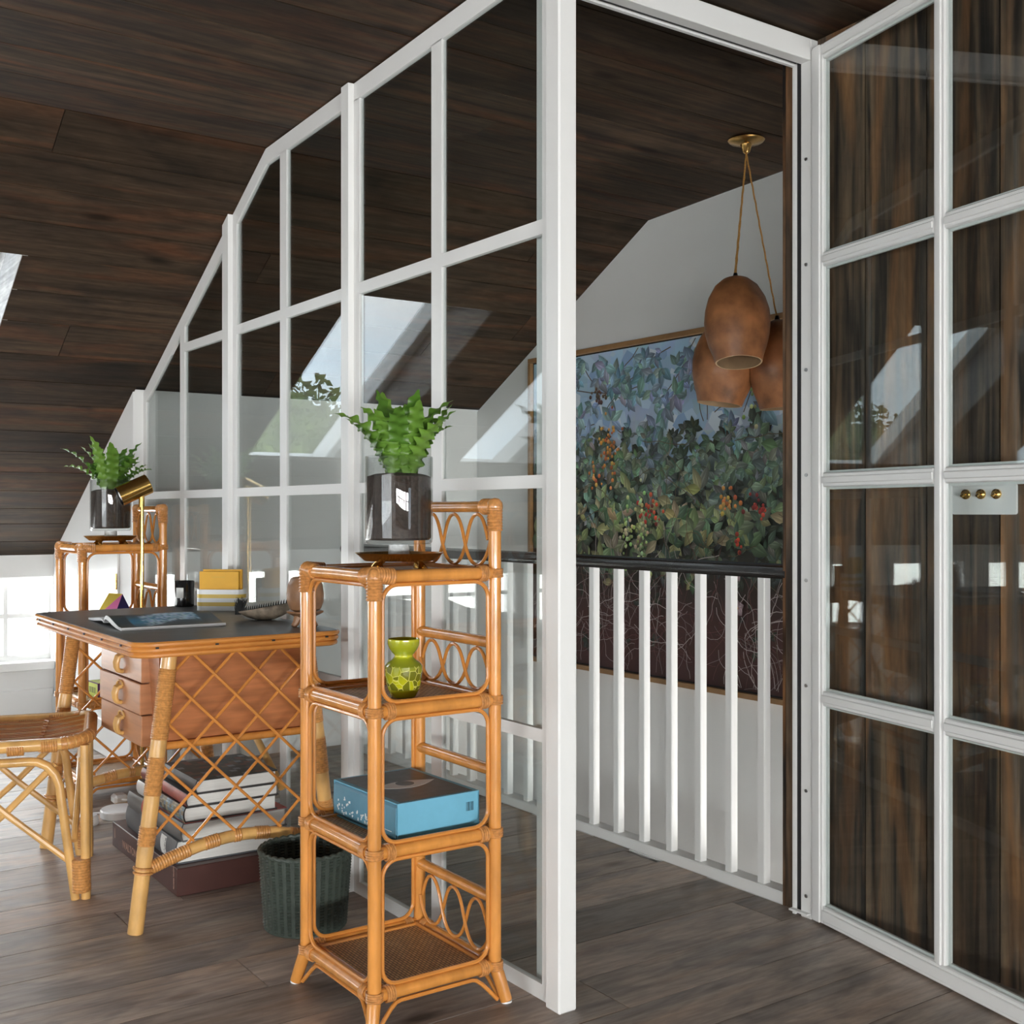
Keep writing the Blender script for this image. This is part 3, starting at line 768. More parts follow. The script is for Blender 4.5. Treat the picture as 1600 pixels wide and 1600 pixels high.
for _ in range(120): spray(rn.uniform(0, cw), rn.triangular(.26, .60, .44) * ch, rn.uniform(.05, .095), [lin(112, 126, 98), lin(94, 114, 90), lin(140, 146, 106), lin(78, 96, 76), lin(158, 158, 118)], rn.randint(3, 6))
for _ in range(40): spray(rn.uniform(0, cw), rn.uniform(.06, .32) * ch, rn.uniform(.03, .06), [lin(52, 58, 44), lin(62, 66, 56), lin(70, 40, 36)], rn.randint(2, 4))
for _ in range(330): vine(rn.uniform(0, cw), rn.triangular(.01, .33, .12) * ch, rn.uniform(0, 2 * PI), rn.uniform(.12, .34), rn.uniform(.0016, .0030), rn.choice([lin(170, 156, 152), lin(132, 116, 114), lin(196, 184, 180), lin(112, 72, 68)]), .9, 12)
for _ in range(30): vine(rn.uniform(0, cw), rn.uniform(.26, .70) * ch, rn.uniform(0, 2 * PI), rn.uniform(.15, .35), .003, lin(100, 88, 66), .9, 10)
def cluster(x, y, w_, h, cols, n, r_=.006):
    for _ in range(n):
        px_, py_ = x + rn.gauss(0, w_), y + rn.gauss(0, h)
        if .02 < px_ < cw - .02 and .02 < py_ < ch - .02: pt.dot(px_, py_, r_ * rn.uniform(.7, 1.25), tuple(v * rn.uniform(.7, 1.2) for v in rn.choice(cols)))
def at(X, Z): return (X - PX0 - fb - .006, Z - PZ0 - fb - .006)
OR = [lin(176, 110, 50), lin(150, 84, 44), lin(190, 140, 66)]; RD = [lin(150, 46, 36), lin(110, 34, 32), lin(190, 70, 44)]; GR = [lin(150, 168, 110), lin(124, 146, 88), lin(176, 186, 136)]
for (X, Z, w_, h, cs, n) in ((-1.86, 1.36, .03, .07, OR, 46), (-1.97, 1.27, .02, .04, OR, 14), (-1.60, 1.10, .03, .03, RD, 24), (-1.74, 1.02, .025, .07, GR, 40), (-1.66, 1.03, .02, .09, GR, 40), (-1.62, .86, .02, .06, GR, 26),
                             (-1.16, 1.14, .025, .03, OR, 18), (-1.00, 1.12, .03, .03, RD, 18), (-1.10, .96, .008, .05, RD, 10), (-1.93, 1.60, .03, .02, [lin(80, 60, 50)], 18), (-1.02, 1.56, .03, .05, GR, 22), (-2.2, 1.2, .03, .05, OR, 20), (-.7, 1.3, .04, .06, OR, 30)):
    cluster(*at(X, Z), w_, h, cs, n, .0085)
for (X, Z) in ((-1.115, .865), (-1.105, .735), (-.75, .80)):
    x, y = at(X, Z)
    for k in range(5): pt.leaf(x, y, 2 * PI * k / 5 + .4, .036, .017, lin(176, 150, 156), lin(212, 190, 196))
    pt.dot(x, y, .006, lin(170, 120, 60))
pt.build('painted_scene', 'picture_paint', pic, lambda u, v, d: (u - cw / 2, -.0225 - d, v + fb + .006))

# ------------------------------------------------------------------ pendant of three gourd shades
pen = thing('pendant_light', 'three brown gourd shades hung on ochre cords from one brass ceiling rose', 'pendant light', (-.737, 1.352, zc(-.737)))
zr = zc(-.737)
MB().lathe([(.0, -.002), (.058, -.002), (.062, -.006), (.056, -.012), (.020, -.020), (.012, -.045), (.006, -.050), (0, -.052)], 28).build('ceiling_rose', 'old_brass', pen)
rgt = Vector((.5729, .8196, 0)); fwd = Vector((-.8196, .5729, 0))
def gourd(px_off, depth, ztop_, tilt, hgt, rad, seed):
    """egg shade, flat open end at the bottom; offset sideways (to the right in view) and in depth"""
    base = rgt * px_off + fwd * depth
    prof = [(.002, 0), (.18, -.012), (.42, -.05), (.66, -.13), (.86, -.26), (.97, -.40), (1.0, -.52), (.97, -.66), (.88, -.80), (.76, -.92), (.70, -1.0)]
    axis = Vector((tilt[0], tilt[1], 1)).normalized(); q = axis.to_track_quat('Z', 'Y').to_matrix()
    def shape(inner):
        n = 28; vs = []
        for (r_, z_) in (prof if not inner else [(max(.002, a - .045), b_) for a, b_ in prof]):
            for j in range(n):
                a = 2 * PI * j / n
                k = 1 + .02 * math.sin(2 * a + seed) + .012 * math.sin(5 * a + 2 * seed + z_ * 6)
                vs.append(q @ Vector((r_ * rad * k * math.cos(a), r_ * rad * k * math.sin(a), (z_ - (.02 if inner and z_ > -.9 else 0)) * hgt)) + base + Vector((0, 0, ztop_ - zr)))
        fs = [(i * n + j, i * n + (j + 1) % n, (i + 1) * n + (j + 1) % n, (i + 1) * n + j) for i in range(len(prof) - 1) for j in range(n)]
        return vs, fs, n
    vs, fs, n = shape(False); m_ = MB(); m_.add(vs, [f[::-1] for f in fs]); sh = m_.build('gourd_shade', 'gourd', pen)
    vi, fi, _ = shape(True); m_ = MB(); m_.add(vi, fi); k = (len(prof) - 1) * n; o = len(m_.v)
    m_.v += [tuple(v) for v in vs[k:]]
    m_.f += [(k + j, k + (j + 1) % n, o + (j + 1) % n, o + j) for j in range(n)]
    m_.build('lining', 'gourd_inside', sh)
    top = base + Vector((0, 0, ztop_ - zr))
    MB().tube([top + Vector((0, 0, -.004)), top + Vector((0, 0, .012))], [.010, .006], 10).build('cord_grip', 'black_gloss', sh)
    m_ = MB(); a = Vector((0, 0, -.05)); pth = [a.lerp(top, i / 30) + Vector((.0008 * math.sin(i * 2.2), .0008 * math.cos(i * 2.2), 0)) for i in range(31)]
    m_.tube(pth, .0028, 6); m_.build('cord', 'cord', pen)
gourd(-.048, -.06, 1.880, (-.82 * .20, .57 * .20), .298, .108, .4)
gourd(-.032, .11, 1.775, (.57 * .13, .82 * .13), .305, .112, 1.9)
gourd(.115, .05, 1.757, (.57 * -.05, .82 * -.05), .305, .106, 3.1)

# ------------------------------------------------------------------ rattan shelf towers
HX, HY, RP = .1665, .1525, .0150
LV = [.081, .380, .678, .963]; ZT = 1.112
def rings(mb, c, axis, r_, n, pitch=.0052, minor=.0029):
    ax = Vector(axis).normalized(); u = ax.orthogonal().normalized(); v = ax.cross(u)
    for i in range(n):
        o = Vector(c) + ax * ((i - (n - 1) / 2) * pitch)
        mb.tube([o + (u * math.cos(2 * PI * k / 14) + v * math.sin(2 * PI * k / 14)) * r_ for k in range(14)], minor, 5, closed=True)
def arc_path(a, b_, mid_fn, n=20): return [mid_fn(i / n) for i in range(n + 1)]
def make_tower(label):
    t = thing('rattan_shelf', label, 'shelf', group='rattan shelf towers')
    corners = [(HX, -HY), (-HX, -HY), (HX, HY), (-HX, HY)]
    for (cx, cy) in corners:
        top = LV[3] if cy < 0 else ZT
        MB().tube([(cx, cy, LV[0] - .004), (cx, cy, LV[0] + .1), (cx, cy, .5), (cx, cy, top)], [RP, RP * .98, RP * .97, RP * .98], 14).build('post', 'rattan', t)
        sx, sy = math.copysign(1, cx), math.copysign(1, cy)
        f = MB().tube([(cx, cy, LV[0] - .002), (cx + sx * .006, cy + sy * .006, LV[0] - .022), (cx + sx * .020, cy + sy * .018, .0035)], [RP, RP * 1.0, RP * .92], 14).build('foot', 'rattan', t)
        MB().tube([(cx + sx * .0202, cy + sy * .0182, .0), (cx + sx * .020, cy + sy * .018, .004)], RP * .85, 14).build('foot_pad', 'white_plastic', f)
        for k, z in enumerate(LV):
            bd_ = MB(); toptop = (k == 3 and cy < 0)
            if toptop:
                bd_.wrap((cx - sx * .0, cy, z + .004), (cx - sx * .045, cy, z), RP + .0015, .0062, .0024, 14)
                bd_.wrap((cx, cy - sy * .0, z + .004), (cx, cy - sy * .045, z), RP + .0015, .0062, .0024, 14)
                bd_.wrap((cx, cy, z + .004), (cx, cy, z - .05), RP + .0015, .0062, .0024, 14)
                bd_.lathe([(0, .019), (.008, .018), (.014, .013), (.018, .005), (.0185, -.003), (.016, -.012), (.0, -.016)], 14, (cx, cy, z))
            else:
                rings(bd_, (cx, cy, z), (0, 0, 1), RP + .0022, 4)
                rings(bd_, (cx - sx * .034, cy, z), (1, 0, 0), RP + .0012, 4); rings(bd_, (cx, cy - sy * .034, z), (0, 1, 0), RP + .0012, 4)
            bd_.build('binding', 'rattan_binding', t)
        if cy > 0:
            bd_ = MB(); bd_.wrap((cx, cy, ZT), (cx - sx * .045, cy, ZT), RP + .0015, .0062, .0024, 14); bd_.wrap((cx, cy, ZT), (cx, cy, ZT - .055), RP + .0015, .0062, .0024, 14)
            bd_.lathe([(0, .020), (.010, .018), (.017, .010), (.0185, 0), (.016, -.012), (0, -.014)], 14, (cx, cy, ZT)); bd_.build('binding', 'rattan_binding', t)
    for z in LV:
        for cy in (-HY, HY): MB().tube([(-HX, cy, z), (0, cy, z + .001), (HX, cy, z)], RP * .92, 12).build('rail', 'rattan', t)
        for cx in (-HX, HX): MB().tube([(cx, -HY, z), (cx, 0, z + .001), (cx, HY, z)], RP * .92, 12).build('rail', 'rattan', t)
        sh = MB().box(-HX + .006, HX - .006, -HY + .006, HY - .006, z - .004, z + .005).build('woven_shelf', 'cane_weave', t, False)
        for cx in (-HX + .022, HX - .022): MB().tube([(cx, -HY, z + .006), (cx, HY, z + .006)], .005, 6).build('edging', 'rattan_thin', sh)
        for cy in (-HY + .022, HY - .022): MB().tube([(-HX, cy, z + .006), (HX, cy, z + .006)], .005, 6).build('edging', 'rattan_thin', sh)
    for z in (ZT, .805, .517, .229): MB().tube([(-HX, HY, z), (HX, HY, z)], RP * .88, 12).build('back_rail', 'rattan', t)
    for (zlo, zhi) in ((LV[3] + .012, ZT - .013), (LV[2] + .012, .805 - .013), (LV[0] + .012, .229 - .013)):
        A = (zhi - zlo) / 2 - .004; zm = (zhi + zlo) / 2
        for sg in (1, -1):
            n = 60; pth = []
            for i in range(n + 1):
                th = 3 * PI * i / n; xx = -HX + .016 + (2 * HX - .032) * (th - .16 * math.sin(2 * th)) / (3 * PI)
                pth.append((xx, HY - .004 + sg * .0035 * math.cos(th), zm + sg * A * math.sin(th)))
            MB().tube(pth, .0042, 7).build('loop', 'rattan_thin', t)
    # thin hoops lining the openings on the three open sides
    for (za, zb_) in zip(LV, LV[1:]):
        zm, hz = (za + zb_) / 2, (zb_ - za) / 2 - RP * .92 - .004
        for (ax, cst) in (('x', -HY), ('y', HX), ('y', -HX)):
            hl = (HX if ax == 'x' else HY) - RP - .0035
            pr = rrect(hl, hz, .036, 0, 7)
            pth = [((p[0], cst, zm + p[1]) if ax == 'x' else (cst, p[0], zm + p[1])) for p in pr]
            MB().tube(pth, .0048, 7, closed=True).build('hoop', 'rattan_thin', t)
    for (ax, cst, sg) in (('x', -HY, -1), ('x', HY, 1), ('y', HX, 1), ('y', -HX, -1)):
        hl = HX if ax == 'x' else HY; pth = []
        for i in range(25):
            k = -1 + 2 * i / 24; e_ = 1 - abs(k)
            dip = max(0, 1 - e_ / .30) ** 1.7
            l = k * (hl + .016 * dip - RP - .003 * (1 - dip)); off = cst + sg * .010 * dip; z = LV[0] - RP - .006 - dip * (LV[0] - RP - .012)
            pth.append((l, off, z) if ax == 'x' else (off, l, z))
        MB().tube(pth, .0048, 7).build('apron', 'rattan_thin', t)
    return t
tower = make_tower('rattan shelf tower in front, holding the blue box and the green vase')
tower.location = (-.3135, -.2225, 0)
tower2 = copy_tree(tower); tower2.location = (-2.625, -.212, 0)
tower2['label'] = 'rattan shelf tower at the back, against the white cupboard wall behind the desk'

# ------------------------------------------------------------------ brass tray, glass vase with fern (a pair)
def make_tray(label):
    t = thing('brass_tray', label, 'tray', group='footed brass trays')
    n = 48; vs = []; fs = []
    def ring(r_, z_, amp):
        for j in range(n):
            a = 2 * PI * j / n; k = r_ * (1 + amp * math.cos(8 * a)); vs.append((k * math.cos(a), k * math.sin(a), z_))
    for (r_, z_, am) in ((.0005, .024, 0), (.078, .024, .02), (.098, .038, .025), (.1015, .0385, .025), (.099, .0365, .025), (.080, .0205, .02), (.0005, .0205, 0)): ring(r_, z_, am)
    for i in range(6):
        for j in range(n): fs.append((i * n + j, i * n + (j + 1) % n, (i + 1) * n + (j + 1) % n, (i + 1) * n + j))
    MB().add(vs, fs).build('dish', 'old_brass', t)
    for k in range(4):
        a = k * PI / 2 + .35; c_, s_ = math.cos(a), math.sin(a)
        m_ = MB().tube([(c_ * .058, s_ * .058, .022), (c_ * .064, s_ * .064, .015), (c_ * .067, s_ * .067, .008), (c_ * .069, s_ * .069, .003)], [.008, .006, .010, .012], 10)
        for q in (-.6, 0, .6):
            d = Vector((math.cos(a + q), math.sin(a + q), 0)); p = Vector((c_ * .070, s_ * .070, .004))
            m_.tube([p, p + d * .008, p + d * .011 - Vector((0, 0, .003))], [.0045, .004, .002], 8)
        m_.build('claw_foot', 'brass', t)
    return t
def frond_mesh(seed):
    rr = random.Random(seed); ln = rr.uniform(.15, .245); wd = rr.uniform(.020, .028); lean = rr.uniform(.10, .62); curl = rr.uniform(.25, 1.25)
    nx, ny = 60, 5; vs = []; fs = []; x = z = 0.0; ph = rr.uniform(0, 6)
    for i in range(nx + 1):
        s_ = i / nx; el = PI / 2 - lean - curl * s_ ** 1.6
        if i: x += math.cos(el) * ln / nx; z += math.sin(el) * ln / nx
        env = (math.sin(PI * min(1, s_ * 1.02) ** .62) ** .8) if s_ < 1 else 0
        env = max(.0, min(1, s_ / .14)) * (1 - max(0, (s_ - .62) / .38) ** 1.6)
        for j in range(ny):
            v = -1 + 2 * j / (ny - 1)
            lob = 1 + .09 * math.sin(s_ * 46 + ph + (1.2 if v > 0 else 0)) * abs(v)
            yy = v * wd * env * lob + .0015 * v
            nrm = Vector((-math.sin(el), 0, math.cos(el)))
            rip = (.0085 * math.sin(s_ * 46 + ph + .8 + (1.2 if v > 0 else 0)) * v * v + .006 * abs(v)) * env
            vs.append((x + nrm.x * rip, yy + .012 * math.sin(s_ * 3 + ph) * s_, z + nrm.z * rip))
    for i in range(nx):
        for j in range(ny - 1): fs.append((i * ny + j, (i + 1) * ny + j, (i + 1) * ny + j + 1, i * ny + j + 1))
    return MB().add(vs, fs).mesh('frond', 'fern')
def make_vase(label, seed, n_f):
    t = thing('fern_in_glass_vase', label, 'potted plant', group='ferns in glass vases')
    R, z0, z1 = .0775, .034, .234
    m_ = MB(); m_.lathe([(.0, z0), (R - .006, z0), (R - .0015, z0 + .004), (R, z0 + .012), (R, z1 - .001), (R - .001, z1), (R - .003, z1 - .001), (R - .0035, z0 + .014), (R - .008, z0 + .009), (0, z0 + .009)], 48)
    m_.build('glass_bowl', 'vase_glass', t)
    m_ = MB(); m_.lathe([(.0, .002), (.034, .002), (.036, .004), (.030, .007), (.0245, .010), (.0235, .033), (0, .0338)], 12); m_.build('glass_stem', 'crystal', t)
    rr = random.Random(seed)
    m_ = MB(); n = 28; prof = [(0, z0 + .0095), (R - .0085, z0 + .0095), (R - .0042, z0 + .0145), (R - .0042, .188)]
    m_.lathe(prof + [(R * .7, .194), (R * .3, .197), (0, .198)], 40); m_.build('soil', 'soil', t)
    for k in range(n_f):
        o = bpy.data.objects.new('frond', frond_mesh(seed * 100 + k)); COL.objects.link(o); o.parent = t
        a = 2 * PI * k / n_f * 2.618 + rr.uniform(-.3, .3); r_ = rr.uniform(.006, .045)
        o.location = (r_ * math.cos(a), r_ * math.sin(a), .188); o.rotation_euler = (0, 0, a)
    return t
ZS = LV[3] + .0055
tray1 = make_tray('footed brass tray on top of the near rattan tower'); tray1.location = (-.3135, -.2225, ZS)
tray2 = copy_tree(tray1); tray2.location = (-2.625, -.212, ZS); tray2['label'] = 'footed brass tray on top of the far rattan tower'
vase1 = make_vase('green fern in a glass vase on the near rattan tower', 3, 20); vase1.location = (-.3135, -.2225, ZS + .0245)
vase2 = make_vase('green fern in a glass vase on the far rattan tower, left of the picture', 8, 22); vase2.location = (-2.625, -.212, ZS + .0245); vase2.rotation_euler = (0, 0, 1.1)

# ------------------------------------------------------------------ things on the near tower
gv = thing('pottery_vase', 'small yellow-green glazed vase with leaf pattern on the near tower', 'vase', (-.270, -.235, LV[2] + .0055))
MB().lathe([(.0, 0), (.026, 0), (.029, .004), (.036, .018), (.0405, .038), (.0425, .056), (.0425, .070), (.036, .078), (.026, .085), (.0205, .091), (.0205, .094), (.026, .100), (.033, .110), (.0365, .120), (.0360, .1295), (.0345, .131), (.033, .129), (.030, .112), (.018, .098), (.016, .088), (0, .080)], 40).build('body', 'glazed_pottery', gv)
bb = thing('blue_slipcase_book', 'thick blue boxed book with an eye on its dark cover, on the near tower', 'book', (-.325, -.200, LV[1] + .0055), math.radians(1.5))
BX, BY, BZ = .146, .107, .084
MB().box(-BX, BX, -BY, BY, 0, .003).box(-BX, BX, -BY, BY, BZ - .003, BZ).box(BX - .003, BX, -BY, BY, .003, BZ - .003).box(-BX, -BX + .003, -BY, BY, .003, BZ - .003).box(-BX, BX, BY - .003, BY, .003, BZ - .003).build('slipcase', 'blue_box', bb, False)
bk = MB(); pr = [(-BY + .004, .004), (-BY - .002, .010), (-BY - .003, BZ / 2), (-BY - .002, BZ - .010), (-BY + .004, BZ - .004)]
nn = len(pr); bk.add([(-BX + .004, y, z) for y, z in pr] + [(BX - .004, y, z) for y, z in pr], [(i, i + 1, nn + i + 1, nn + i) for i in range(nn - 1)] + [tuple(range(nn))[::-1], tuple(range(nn, 2 * nn))])
spn = bk.build('book_spine', 'blue_book', bb)
rr = random.Random(4)
for i in range(46):                            # scattered pale letter marks on the spine
    xx = -BX + .02 + rr.uniform(0, .15); zz_ = .012 + rr.uniform(0, .05) * (1 - (xx + BX) / .25)
    MB().box(xx, xx + rr.uniform(.002, .005), -BY - .0036, -BY - .0028, zz_, zz_ + rr.uniform(.002, .006)).build('lettering', 'label_white', spn, False)
MB().box(.085, .125, -BY - .0036, -BY - .0028, .020, .0212).build('lettering', 'label_white', spn, False)
MB().box(-BX + .010, BX - .010, -BY + .012, BY - .012, BZ, BZ + .0006).build('cover_print', 'dark_print', bb, False)
ey = MB(); top = [(-.075 + .15 * i / 16, .004 + .030 * math.sin(PI * i / 16)) for i in range(17)]; bot = [(-.075 + .15 * i / 16, .004 - .020 * math.sin(PI * i / 16)) for i in range(16, -1, -1)]
ey.prism_z([(p[1] * 1.3 - .01, p[0] * 1.1) for p in (top + bot)][::-1], BZ + .0006, BZ + .0010); ey.build('eye_print', 'eye_white', bb, False)
MB().lathe([(0, BZ + .0010), (.022, BZ + .0010), (.022, BZ + .0013), (0, BZ + .0013)], 24, (-.008, .004, 0)).build('iris_print', 'dark_print', bb, False)
for i in range(7): MB().box(BX - .0001, BX + .0004, .072 + i * .0030, .0730 + i * .0030 + (i % 3) * .0004, .042, .062).build('barcode_mark', 'black_gloss', bb, False)

# ------------------------------------------------------------------ desk
DX0, DX1, DY0, DY1, DZ = -2.07, -.96, -.63, -.03, .765
dcx, dcy = (DX0 + DX1) / 2, (DY0 + DY1) / 2; hx, hy = (DX1 - DX0) / 2, (DY1 - DY0) / 2
desk = thing('rattan_desk', 'bamboo and rattan desk with dark top, lattice sides and three teak drawers', 'desk', (dcx, dcy, 0))
MB().prism_z([(p[0], p[1]) for p in rrect(hx - .005, hy - .005, .05, 0, 8)], DZ - .010, DZ).build('top', 'leather_top', desk)
MB().prism_z([(p[0], p[1]) for p in rrect(hx - .012, hy - .012, .045, 0, 8)], DZ - .042, DZ - .0105).build('top_board', 'teak', desk)
for k, z in enumerate((DZ - .0075, DZ - .0215, DZ - .0355)):
    er = MB().tube(rrect(hx - .006 - .002 * k, hy - .006 - .002 * k, .05, z, 8), .0074, 8, closed=True).build('edge_rod', 'rattan_thin', desk)
for (ax, n) in (('x', 6), ('y', 4)):
    for i in range(n):
        for sg in (1, -1):
            f = -.8 + 1.6 * i / (n - 1)
            if ax == 'x': MB().box(f * hx - .004, f * hx + .004, sg * (hy + .0005) - .002, sg * (hy + .0005) + .002, DZ - .018, DZ - .0135).build('edge_pin', 'bristle', desk, False)
            else: MB().box(sg * (hx + .0005) - .002, sg * (hx + .0005) + .002, f * hy - .004, f * hy + .004, DZ - .018, DZ - .0135).build('edge_pin', 'bristle', desk, False)
LXN, LXF = -1.03 - dcx, -1.98 - dcx
def yf(z): return (-.605 + .091 * z / .723) - dcy
def yb(z): return (-.030 - .088 * z / .723) - dcy
RL = .0205
for lx in (LXN, LXF):
    for fn in (yf, yb):
        path = []; R = []
        for i in range(15):
            z = .0 + (.724) * i / 14; path.append((lx, fn(z), z)); R.append(RL * (1.0 + (.05 if i in (4, 9) else 0)))
        lg = MB().tube(path, R, 14).build('leg', 'bamboo', desk)
        for (a, b_) in ((.225, .275), (.355, .455), (.50, .685)):
            MB().wrap((lx, fn(a), a), (lx, fn(b_), b_), RL + .0012, .0062, .0016, 14).build('binding', 'bamboo_binding', lg)
    def za(y):
        k = (y - yf(.17)) / (yb(.17) - yf(.17)); return .158 + .055 * math.sin(PI * max(0, min(1, k)))
    n = 26; pth = [(lx, yf(.17) + (yb(.17) - yf(.17)) * i / n, za(yf(.17) + (yb(.17) - yf(.17)) * i / n)) for i in range(n + 1)]
    ar = MB().tube(pth, .0165, 12).build('arched_rail', 'bamboo', desk)
    for (i0, i1) in ((0, 6), (8, 10), (12, 13), (15, 17), (20, 26)):
        m_ = MB()
        for i in range(i0, i1): m_.wrap(pth[i], pth[i + 1], .0172, .0055, .0014, 12)
        m_.build('binding', 'bamboo_binding', ar)
    for fn in (yf, yb):
        bd_ = MB()
        for dz in (-.006, .006): rings(bd_, (lx, fn(.165), .162 + dz), (0, .12, 1), RL + .003, 1, minor=.004)
        bd_.build('binding', 'bamboo_binding', ar)
    SLP = 1.0
    for k in range(-6, 12):
        ya = (-.578 + .125 * k) - dcy
        for sg in (1, -1):
            pts = []
            for i in range(61):
                z = .722 - i * .0095; y = ya + sg * (.722 - z) / SLP
                if yf(z) + .012 < y < yb(z) - .012 and z > za(y) + .012: pts.append((lx + (.004 if sg > 0 else -.004), y, z))
            if len(pts) > 3:
                MB().rod(pts[0], pts[-1], .0043, 7).build('lattice_rod', 'rattan_thin', desk)
# drawer pedestal
px0, px1 = -1.575 - dcx, -1.085 - dcx; pyf, pyb = -.525 - dcy, -.085 - dcy
MB().hexa([(px0, pyf + .02, .455), (px1 - .02, pyf + .02, .455), (px1 - .02, pyb, .455), (px0, pyb, .455), (px0, pyf, DZ - .043), (px1, pyf, DZ - .043), (px1, pyb, DZ - .043), (px0, pyb, DZ - .043)]).build('pedestal', 'teak', desk, False)
dz0, dz1 = .452, .716; dh = (dz1 - dz0) / 3
for i in range(3):
    a, b_ = dz0 + i * dh + .0016, dz0 + (i + 1) * dh - .0016; dy = -.020 - .004 * (i == 1)
    dr = MB().cbox(px0 + .006, -1.180 - dcx, pyf + dy + .003, pyf + .015, a, b_, .002).build('drawer', 'drawer_teak', desk)
    hxc = (px0 + .006 - 1.180 - dcx) / 2 + .02; yy = pyf + dy + .003; zc_ = (a + b_) / 2
    m_ = MB()
    pthb = [(hxc + .028 * math.cos(q), yy - .003, zc_ + .020 + .014 * math.sin(q)) for q in [PI * k / 10 for k in range(11)]]; m_.tube(pthb, .0032, 6)
    for off in (-.0105, 0, .0105):
        pth = [(hxc + off * 1.3, yy - .002, zc_ + .018), (hxc + off * 1.3, yy - .013, zc_ + .014), (hxc + off * 1.2, yy - .018, zc_ - .002), (hxc + off, yy - .017, zc_ - .016), (hxc + off * .9, yy - .012, zc_ - .026), (hxc + off * .8, yy - .001, zc_ - .028)]
        m_.tube(pth, .0062, 8)
    m_.build('handle', 'bamboo', dr)
MB().rod((px1 - .004, pyf - .02, .468), (px1 - .004, pyb + .02, .468), .011, 10).build('pedestal_rod', 'rattan', desk)
MB().tube([(LXF + .3, yb(.5) + .01, .50), (LXF + .62, yb(.2) + .006, .24)], .012, 10).build('brace', 'bamboo', desk)

# things on the desk ------------------------------------------------------
mg = thing('open_magazine', 'open magazine showing a blue wave picture on the desk', 'magazine', (-1.49, -.405, DZ), math.radians(-3))
def page(sg, wd, ht, hmax, name, mat, n=16, t=.010):
    vs = []; fs = []
    for i in range(n + 1):
        s_ = i / n; xx = sg * wd * s_
        z = hmax * (math.sin(PI * min(1, s_ * 1.15) ** .55)) * (1 - s_ * .55) + t * (1 - .1 * s_)
        vs += [(xx, -ht, z), (xx, ht, z), (xx, -ht, .0005 + z * (.90 if s_ < .9 else .0) * (1 - s_) * .8), (xx, ht, .0005)]
    for i in range(n):
        a, b_ = i * 4, (i + 1) * 4
        fs += [(a, b_, b_ + 1, a + 1), (a, a + 2, b_ + 2, b_), (a + 1, b_ + 1, b_ + 3, a + 3), (a + 2, a + 3, b_ + 3, b_ + 2)]
    fs.append((n * 4, n * 4 + 2, n * 4 + 3, n * 4 + 1))
    return MB().add(vs, fs).build(name, mat, mg), vs, n
rp_, pv, pn = page(1, .215, .150, .024, 'right_pages', 'paper_white')
page(-1, .205, .150, .012, 'left_pages', 'paper_white', t=.007)
def surf(u, v, d):            # u along the page from the gutter, v along the height
    i = min(pn - 1, int(u * pn)); k = u * pn - i
    z = pv[i * 4][2] * (1 - k) + pv[(i + 1) * 4][2] * k
    return (u * .2145 + .0004, (v - .5) * .2995, z + .0006 + d)
mp_ = Paint(3e-6); rn = random.Random(9); nu, nv = 30, 44
def mcol(u, v):
    # dark sea with a pale breaking wave
    c = math.sin(u * 5 + v * 9) * .5 + .5
    wv = math.exp(-((u - (.50 + .16 * math.sin(v * 7))) / .24) ** 2) * (1 if .14 < v < .84 else .12)
    nz = rn.random()
    base = lin(24, 28, 34) if u < .9 else lin(28, 30, 34); teal = lin(44, 132, 170); pale = lin(196, 216, 232)
    col = tuple(p + (q - p) * min(1, wv * .9) for p, q in zip(base, teal))
    if wv > .30 and nz * (.30 + 1.1 * max(0, math.sin(v * 5 - 1.2))) > .36: col = tuple(p + (q - p) * .8 for p, q in zip(col, pale))
    return tuple(v_ * rn.uniform(.85, 1.15) for v_ in col)
grid = [[mcol(i / nu, j / nv) for j in range(nv + 1)] for i in range(nu + 1)]
for i in range(nu):
    for j in range(nv):
        q = [(i, j), (i + 1, j), (i + 1, j + 1), (i, j + 1)]; mp_.poly([(a / nu, b_ / nv) for a, b_ in q], [grid[a][b_] for a, b_ in q]); mp_.d = 0
for k in range(3): mp_.poly([(.78 + k * .022, .03), (.788 + k * .022, .03), (.788 + k * .022, .12), (.78 + k * .022, .12)], lin(150, 155, 160))
mp_.build('wave_picture', 'magazine_print', mg, surf)

cn = thing('black_candle', 'black glass candle jar with a white label at the back of the desk', 'candle', (-2.028, -.125, DZ))
MB().lathe([(0, 0), (.030, 0), (.0335, .003), (.034, .010), (.034, .090), (.0335, .091), (.031, .090), (.031, .075), (0, .074)], 36).build('jar', 'black_gloss', cn)
lb = MB(); n = 8; a0 = math.atan2(-1.435, 4.03) - .95; vs = []
for i in range(n + 1):
    a = a0 + .85 * i / n
    for r_ in (.0341, .0347): vs += [(r_ * math.cos(a), r_ * math.sin(a), .032), (r_ * math.cos(a), r_ * math.sin(a), .068)]
fs = []
for i in range(n):
    p, q = i * 4, i * 4 + 4; fs += [(p + 2, q + 2, q + 3, p + 3), (p, p + 1, q + 1, q), (p + 1, p + 3, q + 3, q + 1), (p, q, q + 2, p + 2)]
lb.add(vs, fs).build('label', 'label_white', cn)

